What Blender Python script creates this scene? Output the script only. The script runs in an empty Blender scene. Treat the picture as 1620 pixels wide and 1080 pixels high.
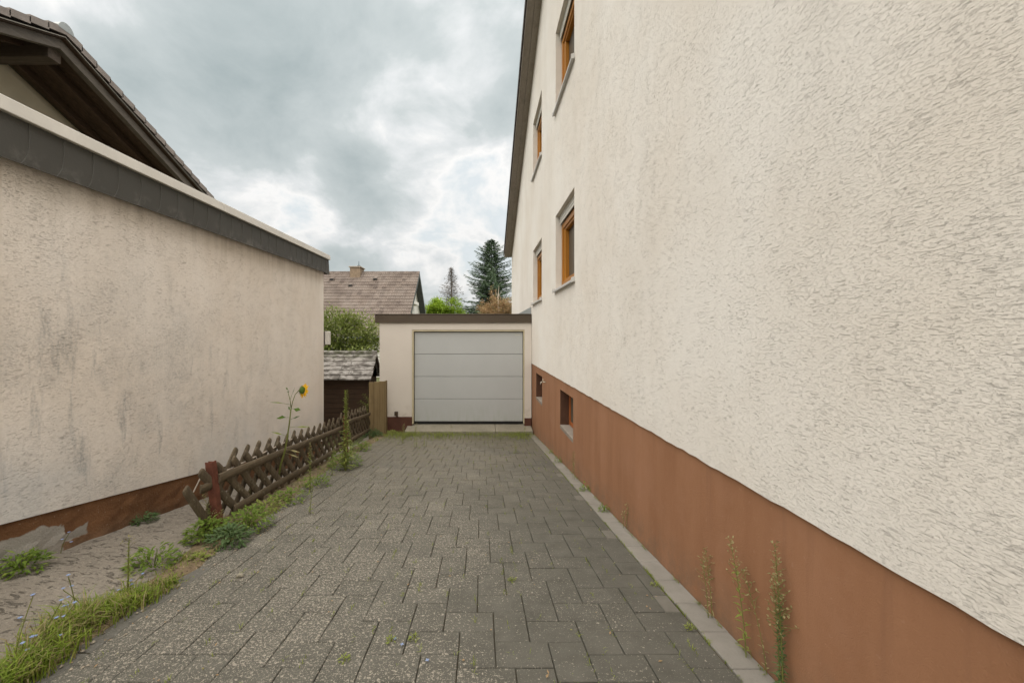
import bpy, bmesh, math, random
from mathutils import Vector, Matrix
from math import sin, cos, pi, radians, atan, atan2, sqrt, hypot

random.seed(7)
R = random.random
U = random.uniform
SC = bpy.context.scene
COL = SC.collection

# ------------------------------------------------------------------ camera
F = 640.0; VX = 761.0; VY = 529.0; ZC = 1.183      # focal length / vanishing point of the photograph, eye height
SL = 0.1117                                         # the drive falls away from the camera
cam_d = bpy.data.cameras.new('camera'); cam = bpy.data.objects.new('camera', cam_d); COL.objects.link(cam)
cam.location = (0, 0, ZC); cam.rotation_euler = (pi / 2, 0, 0)
cam_d.sensor_width = 36; cam_d.sensor_fit = 'HORIZONTAL'; cam_d.lens = 36 * F / 1620
cam_d.shift_x = (810 - VX) / 1620; cam_d.shift_y = -(540 - VY) / 1620
cam_d.clip_start = 0.02; cam_d.clip_end = 3000
SC.camera = cam

# ------------------------------------------------------------------ world, sun, exposure
SUN_EL, SUN_AZ = radians(68), radians(186)          # azimuth from +Y towards +X
world = bpy.data.worlds.new('World'); SC.world = world; world.use_nodes = True
def build_world():
    nt = world.node_tree; N = nt.nodes; L = nt.links
    N.clear()
    out = N.new('ShaderNodeOutputWorld'); bg = N.new('ShaderNodeBackground')
    sky = N.new('ShaderNodeTexSky'); sky.sky_type = 'NISHITA'; sky.sun_disc = False
    sky.sun_elevation = SUN_EL; sky.sun_rotation = SUN_AZ
    sky.air_density = 1.2; sky.dust_density = 2.5
    tc = N.new('ShaderNodeTexCoord'); sep = N.new('ShaderNodeSeparateXYZ')
    L.new(tc.outputs['Generated'], sep.inputs[0])
    def math_(op, a, b=None, c=None, clamp=False):
        n = N.new('ShaderNodeMath'); n.operation = op; n.use_clamp = clamp
        for i, v in enumerate((a, b, c)):
            if v is None: continue
            if isinstance(v, (int, float)): n.inputs[i].default_value = v
            else: L.new(v, n.inputs[i])
        return n.outputs[0]
    zz = math_('MAXIMUM', sep.outputs[2], 0.0)
    den = math_('ADD', zz, 0.55)
    px = math_('DIVIDE', sep.outputs[0], den); py = math_('DIVIDE', sep.outputs[1], den)
    cmb = N.new('ShaderNodeCombineXYZ'); L.new(px, cmb.inputs[0]); L.new(py, cmb.inputs[1]); cmb.inputs[2].default_value = SKY_SEED
    def noise(scale, detail, rough, dist, vec):
        n = N.new('ShaderNodeTexNoise'); n.inputs['Scale'].default_value = scale; n.inputs['Detail'].default_value = detail
        n.inputs['Roughness'].default_value = rough; n.inputs['Distortion'].default_value = dist; L.new(vec, n.inputs['Vector'])
        return n.outputs['Fac']
    big = noise(1.5, 3, 0.5, 0.15, cmb.outputs[0])
    fine = noise(4.2, 9, 0.58, 0.25, cmb.outputs[0])
    d1 = math_('MULTIPLY', big, 0.66); d2 = math_('MULTIPLY_ADD', fine, 0.56, d1); d2 = math_('SUBTRACT', d2, 0.11)
    # the larger cloud masses and bright gaps of this sky, as soft lobes of direction
    for (cx, cy, rad, amp) in ((590, 80, 24, .115), (330, 222, 9, .075), (250, 60, 11, .03), (620, 372, 9, .02), (560, 292, 4.5, .06),
                               (400, 298, 9, -.10), (745, 270, 12, -.065), (160, 95, 7, -.05), (545, 425, 6, -.07), (690, 440, 6, -.06), (820, 60, 7, -.05)):
        v = Vector(((cx - VX) / F, 1, -(cy - VY) / F)).normalized()
        dt = N.new('ShaderNodeVectorMath'); dt.operation = 'DOT_PRODUCT'; L.new(tc.outputs['Generated'], dt.inputs[0]); dt.inputs[1].default_value = v
        mr = N.new('ShaderNodeMapRange'); mr.interpolation_type = 'SMOOTHERSTEP'; L.new(dt.outputs['Value'], mr.inputs[0])
        mr.inputs[1].default_value = cos(radians(rad * 1.5)); mr.inputs[2].default_value = 1; mr.inputs[3].default_value = 0; mr.inputs[4].default_value = amp
        d2 = math_('ADD', d2, mr.outputs[0])
    ramp = N.new('ShaderNodeValToRGB'); L.new(d2, ramp.inputs[0])
    e = ramp.color_ramp.elements
    e[0].position = 0.30; e[0].color = (0.88, 0.895, 0.90, 1)
    e[1].position = 0.78; e[1].color = (0.36, 0.425, 0.43, 1)
    for p, c in ((0.40, (0.78, 0.83, 0.84, 1)), (0.455, (1.0, 0.985, 0.96, 1)), (0.50, (0.80, 0.82, 0.82, 1)), (0.57, (0.60, 0.648, 0.645, 1))):
        x = ramp.color_ramp.elements.new(p); x.color = c
    # an overcast sky is brighter overhead than at the horizon (CIE overcast law, softened)
    grad = math_('MULTIPLY_ADD', zz, SKY_ZENITH, 1.0)
    cl = N.new('ShaderNodeMix'); cl.data_type = 'RGBA'; cl.blend_type = 'MULTIPLY'; cl.inputs[0].default_value = 1
    L.new(ramp.outputs[0], cl.inputs[6]); L.new(grad, cl.inputs[7])
    cs = N.new('ShaderNodeMix'); cs.data_type = 'RGBA'; cs.blend_type = 'MULTIPLY'; cs.inputs[0].default_value = 1
    L.new(cl.outputs[2], cs.inputs[6]); cs.inputs[7].default_value = (SKY_CLOUD,) * 3 + (1,)
    mx = N.new('ShaderNodeMix'); mx.data_type = 'RGBA'
    thin = math_('MULTIPLY_ADD', d2, 4.0, -0.9, clamp=True)
    f = math_('MULTIPLY_ADD', thin, 0.12, 0.86)
    L.new(f, mx.inputs[0]); L.new(sky.outputs[0], mx.inputs[6]); L.new(cs.outputs[2], mx.inputs[7])
    L.new(mx.outputs[2], bg.inputs[0]); bg.inputs[1].default_value = 0.068
    L.new(bg.outputs[0], out.inputs[0])
SKY_SEED, SKY_ZENITH, SKY_CLOUD = 8.8, 0.45, 3.3
build_world()
sun_d = bpy.data.lights.new('sun', 'SUN'); sun = bpy.data.objects.new('sun', sun_d); COL.objects.link(sun)
sun_d.energy = 1.5; sun_d.angle = radians(115); sun_d.color = (1.0, 0.93, 0.83)
sd = Vector((sin(SUN_AZ) * cos(SUN_EL), cos(SUN_AZ) * cos(SUN_EL), sin(SUN_EL)))
sun.rotation_euler = sd.to_track_quat('Z', 'Y').to_euler(); sun.location = sd * 60
SC.view_settings.view_transform = 'Standard'; SC.view_settings.look = 'None'
SC.view_settings.gamma = 1; SC.view_settings.use_curve_mapping = False
SC.view_settings.exposure = 1.95

# ------------------------------------------------------------------ helpers
def at(px, py, d): return Vector(((px - VX) / F * d, d, ZC - (py - VY) / F * d))
def g(y): return -SL * y                             # surface of the drive
def on_drive(px, py):
    d = ZC / ((py - VY) / F - SL); v = at(px, py, d); return Vector((v.x, v.y, g(v.y)))

class MB:
    def __init__(s): s.v = []; s.f = []
    def poly(s, pts):
        i = len(s.v); s.v += [tuple(p) for p in pts]; s.f.append(tuple(range(i, i + len(pts))))
    def hexa(s, p):                                  # 8 corners: bottom 4 (ccw from above), top 4
        i = len(s.v); s.v += [tuple(q) for q in p]
        for q in ((3, 2, 1, 0), (4, 5, 6, 7), (0, 1, 5, 4), (1, 2, 6, 5), (2, 3, 7, 6), (3, 0, 4, 7)): s.f.append(tuple(i + k for k in q))
    def box(s, a, b):
        x0, y0, z0 = (min(a[k], b[k]) for k in range(3)); x1, y1, z1 = (max(a[k], b[k]) for k in range(3))
        s.hexa([(x0, y0, z0), (x1, y0, z0), (x1, y1, z0), (x0, y1, z0), (x0, y0, z1), (x1, y0, z1), (x1, y1, z1), (x0, y1, z1)])
    def tube(s, pts, rads, n=5, cap=True):
        i0 = len(s.v); pts = [Vector(p) for p in pts]
        for k, p in enumerate(pts):
            t = (pts[min(k + 1, len(pts) - 1)] - pts[max(k - 1, 0)]).normalized()
            a = t.orthogonal().normalized() if k == 0 else (a - t * a.dot(t)).normalized()
            b = t.cross(a)
            for j in range(n):
                q = 2 * pi * j / n; s.v.append(tuple(p + (a * cos(q) + b * sin(q)) * rads[k]))
        for k in range(len(pts) - 1):
            for j in range(n):
                s.f.append((i0 + k * n + j, i0 + k * n + (j + 1) % n, i0 + (k + 1) * n + (j + 1) % n, i0 + (k + 1) * n + j))
        if cap:
            s.f.append(tuple(i0 + j for j in range(n))[::-1]); s.f.append(tuple(i0 + (len(pts) - 1) * n + j for j in range(n)))
    def leaf(s, p, d, l, w, droop=0.0, side=None, fold=0.18):
        d = Vector(d).normalized(); p = Vector(p)
        if side is None: side = d.cross(Vector((0, 0, 1)))
        if side.length < 1e-3: side = Vector((1, 0, 0))
        side = side.normalized(); up = side.cross(d)
        m = p + d * l * 0.45 + Vector((0, 0, -droop * l * 0.25)); t = p + d * l + Vector((0, 0, -droop * l))
        i = len(s.v)
        s.v += [tuple(p), tuple(m + side * w * .5 + up * w * fold), tuple(t), tuple(m - side * w * .5 + up * w * fold), tuple(m)]
        s.f += [(i, i + 4, i + 1), (i + 4, i + 2, i + 1), (i, i + 3, i + 4), (i + 4, i + 3, i + 2)]
    def blade(s, p, h, w, az, lean):
        p = Vector(p); dv = Vector((cos(az), sin(az), 0)); sd_ = Vector((-sin(az), cos(az), 0)) * w * .5
        m = p + dv * lean * h * .3 + Vector((0, 0, h * .6)); t = p + dv * lean * h + Vector((0, 0, h * (1 - .35 * lean)))
        i = len(s.v); s.v += [tuple(p + sd_), tuple(p - sd_), tuple(m - sd_ * .8), tuple(m + sd_ * .8), tuple(t)]
        s.f += [(i, i + 1, i + 2, i + 3), (i + 3, i + 2, i + 4)]
    def mesh(s, name, smooth=False):
        me = bpy.data.meshes.new(name); me.from_pydata(s.v, [], s.f); me.update()
        if smooth: me.polygons.foreach_set('use_smooth', [True] * len(me.polygons))
        return me

def bevelled(me, w, seg=1):
    bm = bmesh.new(); bm.from_mesh(me)
    bmesh.ops.bevel(bm, geom=bm.edges[:], offset=w, segments=seg, affect='EDGES', clamp_overlap=True)
    bm.to_mesh(me); bm.free(); return me

def place(name, me, mat, parent=None, **props):
    o = bpy.data.objects.new(name, me); COL.objects.link(o)
    if mat is not None and not me.materials: me.materials.append(mat)
    if parent is not None:
        o.parent = parent
        if parent.type == 'EMPTY': o.matrix_parent_inverse = Matrix.Translation(-parent.location)
    for k, v in props.items(): o[k] = v
    return o
def obj(name, mb, mat, parent=None, smooth=False, bev=0, **props):
    me = mb.mesh(name, smooth)
    if bev: bevelled(me, bev)
    return place(name, me, mat, parent, **props)
def boxo(name, a, b, mat, parent=None, bev=0, **props):
    m = MB(); m.box(a, b); return obj(name, m, mat, parent, bev=bev, **props)
def thing(name, label, cat, loc, group=None):
    o = bpy.data.objects.new(name, None); COL.objects.link(o); o.location = loc; o.empty_display_size = .2
    o['label'] = label; o['category'] = cat
    if group: o['group'] = group
    return o
def tag(o, label, cat, group=None):
    o['label'] = label; o['category'] = cat
    if group: o['group'] = group
    return o

# ------------------------------------------------------------------ materials
class NB:
    def __init__(s, name, rough=0.85, spec=0.3):
        s.m = bpy.data.materials.new(name); s.m.use_nodes = True
        s.nt = s.m.node_tree; s.N = s.nt.nodes; s.L = s.nt.links
        s.b = s.N['Principled BSDF']; s.b.inputs['Roughness'].default_value = rough
        s.b.inputs['Specular IOR Level'].default_value = spec
        s.geo = s.N.new('ShaderNodeNewGeometry'); s.pos = s.geo.outputs['Position']
    def put(s, sock, v):
        if isinstance(v, (int, float)): sock.default_value = v
        elif isinstance(v, tuple): sock.default_value = v if len(v) != 3 or sock.type != 'RGBA' else v + (1,)
        else: s.L.new(v, sock)
    def math(s, op, a, b=None, c=None, clamp=False):
        n = s.N.new('ShaderNodeMath'); n.operation = op; n.use_clamp = clamp
        for i, v in enumerate((a, b, c)):
            if v is not None: s.put(n.inputs[i], v)
        return n.outputs[0]
    def scale(s, vec, sc, off=(0, 0, 0)):
        n = s.N.new('ShaderNodeMapping'); s.L.new(vec, n.inputs[0]); n.inputs['Scale'].default_value = sc; n.inputs['Location'].default_value = off
        return n.outputs[0]
    def noise(s, scale, detail=4, rough=.55, dist=0, vec=None):
        n = s.N.new('ShaderNodeTexNoise'); s.L.new(vec or s.pos, n.inputs['Vector'])
        for k, v in (('Scale', scale), ('Detail', detail), ('Roughness', rough), ('Distortion', dist)): n.inputs[k].default_value = v
        return n.outputs['Fac']
    def voro(s, scale, vec=None, feature='F1', out='Distance', rnd=1):
        n = s.N.new('ShaderNodeTexVoronoi'); n.feature = feature; s.L.new(vec or s.pos, n.inputs['Vector']); n.inputs['Scale'].default_value = scale
        n.inputs['Randomness'].default_value = rnd
        return n.outputs[out]
    def ramp(s, fac, *stops):
        n = s.N.new('ShaderNodeValToRGB'); s.L.new(fac, n.inputs[0]); e = n.color_ramp.elements
        while len(e) < len(stops): e.new(.5)
        for x, (p, c) in zip(e, stops):
            x.position = p; x.color = (c, c, c, 1) if isinstance(c, (int, float)) else tuple(c) + (1,)
        return n.outputs[0]
    def step(s, v, a, b): return s.math('DIVIDE', s.math('SUBTRACT', v, a), b - a, clamp=True)
    def mix(s, f, a, b, blend='MIX'):
        n = s.N.new('ShaderNodeMix'); n.data_type = 'RGBA'; n.blend_type = blend
        s.put(n.inputs[0], f); s.put(n.inputs[6], a); s.put(n.inputs[7], b); return n.outputs[2]
    def xyz(s, vec=None):
        n = s.N.new('ShaderNodeSeparateXYZ'); s.L.new(vec or s.pos, n.inputs[0]); return n.outputs
    def bump(s, h, strength=.5, dist=.01, prev=None):
        n = s.N.new('ShaderNodeBump'); n.inputs['Strength'].default_value = strength; n.inputs['Distance'].default_value = dist
        s.L.new(h, n.inputs['Height'])
        if prev is not None: s.L.new(prev, n.inputs['Normal'])
        return n.outputs[0]
    def color(s, c): s.put(s.b.inputs['Base Color'], c)
    def normal(s, n): s.L.new(n, s.b.inputs['Normal'])
    def rnd(s):
        n = s.N.new('ShaderNodeObjectInfo'); return n.outputs['Random']

def plaster(name, base, groove=0.35, stain=None):
    """rubbed render: short horizontal gouges dragged along the wall"""
    b = NB(name, .92, .15)
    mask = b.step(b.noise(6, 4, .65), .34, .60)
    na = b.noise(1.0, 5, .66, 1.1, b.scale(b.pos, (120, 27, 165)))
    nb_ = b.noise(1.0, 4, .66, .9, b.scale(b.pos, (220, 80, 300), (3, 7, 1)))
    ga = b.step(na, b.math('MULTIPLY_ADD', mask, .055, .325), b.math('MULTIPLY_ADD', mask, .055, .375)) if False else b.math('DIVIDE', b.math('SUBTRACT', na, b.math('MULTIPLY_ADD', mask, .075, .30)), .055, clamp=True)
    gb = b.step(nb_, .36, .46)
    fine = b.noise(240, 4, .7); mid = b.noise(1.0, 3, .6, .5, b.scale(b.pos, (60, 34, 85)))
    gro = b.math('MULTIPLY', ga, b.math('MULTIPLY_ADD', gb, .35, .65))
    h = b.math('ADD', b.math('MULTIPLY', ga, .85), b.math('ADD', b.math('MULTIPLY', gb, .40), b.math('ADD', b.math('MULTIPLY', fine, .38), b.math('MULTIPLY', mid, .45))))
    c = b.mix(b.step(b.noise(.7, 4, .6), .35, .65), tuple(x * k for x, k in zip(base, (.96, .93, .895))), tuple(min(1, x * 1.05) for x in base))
    c = b.mix(b.math('MULTIPLY', b.math('SUBTRACT', 1.0, gro), groove), c, tuple(x * .42 for x in base))  # gouges darkened in the base colour: shade painted in beside the bump
    sv = b.noise(1, 4, .6, .2, b.scale(b.pos, (2.4, 2.4, .28))); c = b.mix(b.math('MULTIPLY', b.step(sv, .5, .72), .12), c, (.42, .39, .34))
    if stain: c = stain(b, c, gro)
    b.color(c); b.normal(b.bump(h, 1.0, .0030)); return b.m

def left_stain(b, c, gro):
    x, y, z = b.xyz()
    # mould: soft dark patches low on the wall towards the street, vertical runs, dirt under the edge tiles
    sv = b.scale(b.pos, (2.6, 2.6, .5))
    streak = b.step(b.noise(2.6, 4, .62, .2, sv), .55, .68)
    patch = b.math('MULTIPLY', b.step(b.noise(1.15, 5, .66), .45, .66), .8)
    low = b.math('MULTIPLY', b.step(z, 2.0, .9), b.step(y, 6.4, 3.0))
    grain = b.step(b.noise(60, 3, .7), .40, .62)
    m = b.math('MULTIPLY', b.math('MULTIPLY', b.math('MAXIMUM', streak, patch), low), b.math('MULTIPLY_ADD', grain, .6, .35))
    c = b.mix(b.math('MULTIPLY', m, .78), c, (.23, .235, .235))
    # pale bluish wash low down where the paint was renewed
    wash = b.math('MULTIPLY', b.step(b.noise(.8, 3, .5), .42, .6), b.step(b.math('ADD', z, b.math('MULTIPLY', y, .167)), 1.25, .70))
    c = b.mix(b.math('MULTIPLY', wash, .55), c, (.56, .57, .58))
    edge = b.math('SUBTRACT', b.math('ADD', 2.127, b.math('MULTIPLY', y, .0232)), z)
    run = b.scale(b.pos, (9, 9, .7))
    dirt = b.math('MULTIPLY', b.step(edge, .42, .0), b.step(b.noise(1, 4, .6, 0, run), .40, .66))
    c = b.mix(b.math('MULTIPLY', dirt, .32), c, (.27, .22, .15))
    ends = b.math('MULTIPLY', b.step(y, 6.2, 7.4), .25)
    return c

M = {}
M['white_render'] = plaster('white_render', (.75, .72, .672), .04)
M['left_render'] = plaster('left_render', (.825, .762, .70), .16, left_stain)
def garage_render():
    b = NB('garage_render', .92, .15)
    n = b.noise(2, 4, .6); f = b.noise(150, 3, .6)
    c = b.mix(n, (.56, .51, .455), (.63, .58, .52)); x, y, z = b.xyz()
    d = b.math('MULTIPLY', b.step(z, -.35, -.75), b.step(b.noise(7, 4, .6), .42, .62))
    b.color(b.mix(b.math('MULTIPLY', d, .4), c, (.25, .2, .14))); b.normal(b.bump(f, .5, .004)); return b.m
M['garage_render'] = garage_render()
def terracotta():
    b = NB('terracotta_paint', .8, .25)
    sv = b.scale(b.pos, (3, 3, .45)); st = b.noise(1.6, 4, .6, .2, sv)
    c = b.mix(b.step(st, .3, .7), (.262, .126, .064), (.320, .160, .086))
    x, y, z = b.xyz()
    hh = b.math('ADD', z, b.math('MULTIPLY', y, SL))         # height above the drive
    spl = b.math('MULTIPLY', b.step(hh, .26, .0), b.step(b.noise(9, 6, .7), .36, .62))
    c = b.mix(b.math('MULTIPLY', spl, .75), c, (.17, .115, .075))
    fade = b.step(b.noise(2.4, 6, .68), .48, .70); c = b.mix(b.math('MULTIPLY', fade, .30), c, (.37, .20, .125))
    drip = b.math('MULTIPLY', b.step(b.noise(1, 4, .6, 0, b.scale(b.pos, (14, 14, .8))), .58, .70), b.step(z, -.5, .5)); c = b.mix(b.math('MULTIPLY', drip, .28), c, (.19, .10, .06))
    sc = b.step(b.noise(30, 3, .6), .66, .74); c = b.mix(b.math('MULTIPLY', sc, .3), c, (.42, .25, .17))
    b.color(c)
    h = b.math('ADD', b.noise(230, 4, .7), b.math('MULTIPLY', b.noise(38, 4, .6), .8)); b.normal(b.bump(h, .6, .0035)); return b.m
M['terracotta'] = terracotta()
def brown_plinth():
    b = NB('old_brown_paint', .85, .25)
    c = b.mix(b.step(b.noise(4, 5, .65), .35, .66), (.105, .048, .020), (.175, .084, .038))
    x, y, z = b.xyz()
    hh = b.math('SUBTRACT', b.math('ADD', z, b.math('MULTIPLY', y, .1677)), .2072)     # above the path
    n = b.noise(3.2, 4, .6)
    # flaked area near the street end, bare cement showing
    yy = b.math('ADD', y, b.math('MULTIPLY', b.math('SUBTRACT', b.noise(8, 3, .6), .5), .25))
    hz = b.math('ADD', hh, b.math('MULTIPLY', b.math('SUBTRACT', n, .5), .22))
    bare = b.math('MULTIPLY', b.step(yy, 2.68, 2.66), b.step(hz, .175, .165))
    b2 = b.math('MULTIPLY', b.math('MULTIPLY', b.step(yy, 2.90, 2.88), b.step(hz, .13, .122)), b.step(hz, .05, .06))
    c = b.mix(b.math('MAXIMUM', bare, b2), c, b.mix(n, (.24, .22, .19), (.36, .34, .31)))
    sp = b.step(b.noise(42, 3, .6), .66, .70); c = b.mix(b.math('MULTIPLY', sp, .4), c, (.35, .25, .18))
    dirt = b.math('MULTIPLY', b.step(hh, .1, 0), b.step(n, .35, .6)); c = b.mix(b.math('MULTIPLY', dirt, .6), c, (.13, .10, .07))
    b.color(c); b.normal(b.bump(b.math('ADD', b.noise(70, 4, .65), b.math('MULTIPLY', n, .6)), .8, .008)); return b.m
M['brown_plinth'] = brown_plinth()
def simple(name, c, rough=.7, spec=.3, var=.12, nscale=6, bs=0, bscale=80, metal=0, stretch=None):
    b = NB(name, rough, spec); v = b.scale(b.pos, stretch) if stretch else b.pos
    n = b.noise(nscale, 5, .6, 0, v)
    b.color(b.mix(b.step(n, .3, .7), tuple(x * (1 - var) for x in c), tuple(min(1, x * (1 + var)) for x in c)))
    b.b.inputs['Metallic'].default_value = metal
    if bs: b.normal(b.bump(b.noise(bscale, 4, .6, 0, v), bs, .004))
    return b.m
def wood(name, c1, c2, axis='y', rough=.7, bs=.5, lichen=0):
    b = NB(name, rough, .25)
    st = {'x': (1.5, 30, 30), 'y': (30, 1.5, 30), 'z': (30, 30, 1.5)}[axis]
    gr = b.noise(1, 5, .6, .4, b.scale(b.pos, st))
    c = b.mix(b.step(gr, .28, .72), c1, c2)
    c = b.mix(b.math('MULTIPLY', b.step(b.noise(5, 4, .6), .5, .75), .45), c, tuple(x * .5 for x in c1))
    rn = b.rnd(); c = b.mix(b.math('MULTIPLY', rn, .35), c, tuple(x * .55 for x in c2))
    if lichen:
        c = b.mix(b.math('MULTIPLY', b.step(b.noise(22, 4, .7), .58, .68), lichen), c, (.26, .24, .17))
    b.color(c); b.normal(b.bump(gr, bs, .006)); return b.m
M['slate'] = simple('edge_tile_grey', (.075, .075, .072), .55, .35, .18, 3, .25, 60)
def slate():
    b = NB('edge_tile_grey', .6, .2); n = b.noise(3, 5, .6); rn = b.rnd()
    c = b.mix(n, (.050, .047, .041), (.074, .070, .062)); c = b.mix(rn, c, (.060, .057, .050))
    x, y, z = b.xyz()
    lo = b.math('SUBTRACT', z, b.math('ADD', 2.127, b.math('MULTIPLY', y, .0232)))
    st = b.math('MULTIPLY', b.step(lo, .12, .0), b.step(b.noise(9, 4, .6), .5, .68)); c = b.mix(b.math('MULTIPLY', st, .5), c, (.20, .19, .17))
    b.color(c); b.normal(b.bump(b.noise(70, 4, .6), .25, .003)); return b.m
M['slate'] = slate()
M['slate_edge'] = simple('pale_tile_edge', (.12, .115, .105), .6)  # cut tile edges, made paler so the seam highlight sits in their colour
M['trim_white'] = simple('weathered_white_trim', (.60, .575, .53), .5, .35, .08, 4, .1)
M['fascia_brown'] = simple('dark_brown_sheet', (.062, .043, .026), .5, .4, .12, 3, .12, 40)
def door_paint():
    b = NB('door_grey_white', .45, .4); x, y, z = b.xyz(); n = b.noise(2.2, 4, .6)
    c = b.mix(n, (.385, .395, .39), (.435, .445, .44))
    d = b.math('MULTIPLY', b.step(z, -.35, -.85), b.step(b.noise(3, 4, .6, .2, b.scale(b.pos, (5, 5, 1))), .42, .66)); c = b.mix(b.math('MULTIPLY', d, .35), c, (.27, .30, .22))
    b.color(c); b.normal(b.bump(b.noise(1, 2, .5, 0, b.scale(b.pos, (2, 2, 160))), .12, .003)); return b.m
M['door'] = door_paint()
M['jamb'] = simple('cream_jamb', (.50, .44, .30), .7, .3, .1)
M['black'] = simple('black_rubber', (.02, .02, .02), .7)
def concrete(name, c1, c2, moss=0, cracks=True):
    b = NB(name, .92, .2); n = b.noise(2.2, 6, .62); f = b.noise(34, 5, .7)
    c = b.mix(b.step(n, .3, .7), c1, c2); c = b.mix(b.math('MULTIPLY', b.step(f, .52, .68), .55), c, tuple(x * .45 for x in c1))
    c = b.mix(b.math('MULTIPLY', b.step(b.noise(90, 3, .6), .58, .68), .5), c, tuple(min(1, x * 1.6) for x in c2))
    h = b.math('ADD', f, b.math('MULTIPLY', b.noise(9, 4, .6), 1.2))
    if cracks:
        w = b.scale(b.pos, (13, 30, 30)); pit = b.step(b.noise(1, 5, .66, 1.0, w), .37, .43)
        c = b.mix(b.math('MULTIPLY', b.math('SUBTRACT', 1.0, pit), .5), c, tuple(x * .3 for x in c1)); h = b.math('ADD', h, b.math('MULTIPLY', pit, .8))
    if moss: c = b.mix(b.math('MULTIPLY', b.step(b.noise(6, 5, .65), .5, .66), moss), c, (.07, .085, .03))
    b.color(c); b.normal(b.bump(h, .9, .012)); return b.m
M['path'] = concrete('rough_old_concrete', (.195, .17, .14), (.265, .235, .195))
M['threshold'] = concrete('threshold_concrete', (.20, .18, .14), (.28, .255, .20), 0, False)
M['edging'] = concrete('edging_concrete', (.125, .118, .102), (.17, .162, .145), 0, False)
M['soil'] = concrete('dry_soil', (.14, .10, .06), (.26, .20, .13), .5)
M['earth'] = concrete('joint_earth', (.050, .040, .024), (.105, .088, .056), .45, False)
M['grit'] = simple('pale_grit', (.27, .235, .185), .9, .2, .45, 60)
M['land'] = concrete('distant_land', (.07, .08, .035), (.11, .11, .05), .5, False)
def paver(name, c1, c2, speck, size=1.0):
    b = NB(name, .88, .25); x, y, z = b.xyz(); rn = b.rnd()
    n = b.noise(7, 5, .65); big = b.noise(.9, 4, .6)
    c = b.mix(b.step(n, .3, .72), c1, c2)
    c = b.mix(b.math('MULTIPLY', b.step(rn, .93, .99), .28), c, tuple(min(1, q * 1.45) for q in c2))
    c = b.mix(b.math('MULTIPLY', rn, .12), c, tuple(q * .8 for q in c1))
    if speck:
        # lichen flecks: small irregular pale spots, thicker in the middle of the drive
        fv = b.scale(b.pos, (1, 1, 0))
        w1 = b.noise(80, 4, .64, .7, fv); w2 = b.noise(170, 2, .6, .5, fv)
        dens = b.math('MULTIPLY', b.step(b.math('ADD', b.math('MULTIPLY', x, .9), b.math('MULTIPLY', b.math('SUBTRACT', big, .5), 3.4)), 1.05, -.35), b.math('MULTIPLY_ADD', rn, .22, .72))
        thr = b.math('MULTIPLY_ADD', dens, -.15, .685)
        sp = b.math('MULTIPLY', b.math('SUBTRACT', w1, thr), 28, clamp=True)
        sp2 = b.math('MULTIPLY', b.math('SUBTRACT', w2, b.math('ADD', thr, .03)), 22, clamp=True)
        c = b.mix(b.math('MULTIPLY', b.math('MAXIMUM', sp, sp2), speck), c, (.35, .315, .26))
    far = b.math('MULTIPLY', b.step(y, 3.0, 7.0), b.step(b.noise(1.7, 4, .6), .30, .62))
    c = b.mix(b.math('MULTIPLY', far, .50), c, (.150, .130, .092))
    moss = b.math('MULTIPLY', b.step(y, 6.6, 8.6), b.step(b.noise(3, 5, .65), .36, .6)); c = b.mix(b.math('MULTIPLY', moss, .55), c, (.085, .078, .035))
    b.color(c); h = b.math('ADD', b.noise(120, 4, .7), b.math('MULTIPLY', n, .9)); b.normal(b.bump(h, .8, .006)); return b.m
M['paver'] = paver('speckled_paver', (.084, .080, .066), (.126, .119, .100), .90)
M['border'] = paver('pale_border_paver', (.215, .20, .175), (.275, .257, .228), 0)
M['filler'] = paver('grey_filler_paver', (.135, .126, .105), (.185, .172, .148), .3)
M['win_wood'] = wood('varnished_window_wood', (.30, .115, .013), (.44, .19, .028), 'z', .4, .2)
def glass():
    b = NB('window_glass', .3, .12); b.color((.085, .078, .062)); return b.m
M['glass'] = glass()
M['shutter'] = simple('pale_roller_shutter', (.58, .56, .51), .5, .3, .06)
M['sill'] = simple('aluminium_sill', (.50, .49, .465), .4, .5, .08)
M['reveal'] = simple('smooth_reveal', (.60, .565, .51), .9, .2, .06, 5, .3, 120)
M['soffit'] = wood('dark_grey_soffit_boards', (.27, .235, .20), (.35, .31, .265), 'y', .7, .3)
M['tile_dark'] = simple('dark_roof_tile', (.085, .073, .068), .75, .3, .25, 9, .5, 50)
M['tile_grey'] = simple('grey_brown_roof_tile', (.20, .172, .155), .8, .3, .2, 8, .5, 60)
M['dark_beam'] = wood('old_dark_stained_timber', (.040, .024, .016), (.085, .052, .034), 'y', .75, .4)
M['dark_beam_x'] = wood('ridge_timber', (.055, .040, .030), (.105, .080, .062), 'x', .75, .4)
M['barge_light'] = simple('dull_metal_strip', (.22, .20, .17), .6)
M['barge'] = wood('weathered_barge_board', (.085, .070, .058), (.14, .12, .10), 'y', .75, .4)
M['house_cream'] = simple('cream_house_paint', (.56, .50, .40), .9, .2, .05, 3, .3, 60)
M['house_white'] = simple('white_house_paint', (.68, .66, .62), .9, .2, .05, 3, .3, 60)
M['zinc'] = simple('grey_zinc', (.27, .29, .29), .45, .5, .12, 4)
M['red_post'] = simple('rusty_red_steel', (.125, .046, .030), .8, .2, .35, 14, .5, 60)
M['fence'] = wood('weathered_lattice_pole', (.065, .050, .033), (.165, .128, .085), 'z', .85, .9, .6)
M['fence_rail'] = wood('weathered_fence_rail', (.070, .052, .033), (.155, .118, .076), 'y', .85, .8, .4)
M['plank'] = wood('tan_plank', (.155, .105, .048), (.265, .195, .100), 'z', .8, .5)
M['shed'] = wood('dark_shed_board', (.032, .018, .011), (.062, .036, .022), 'x', .8, .5)
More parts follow.
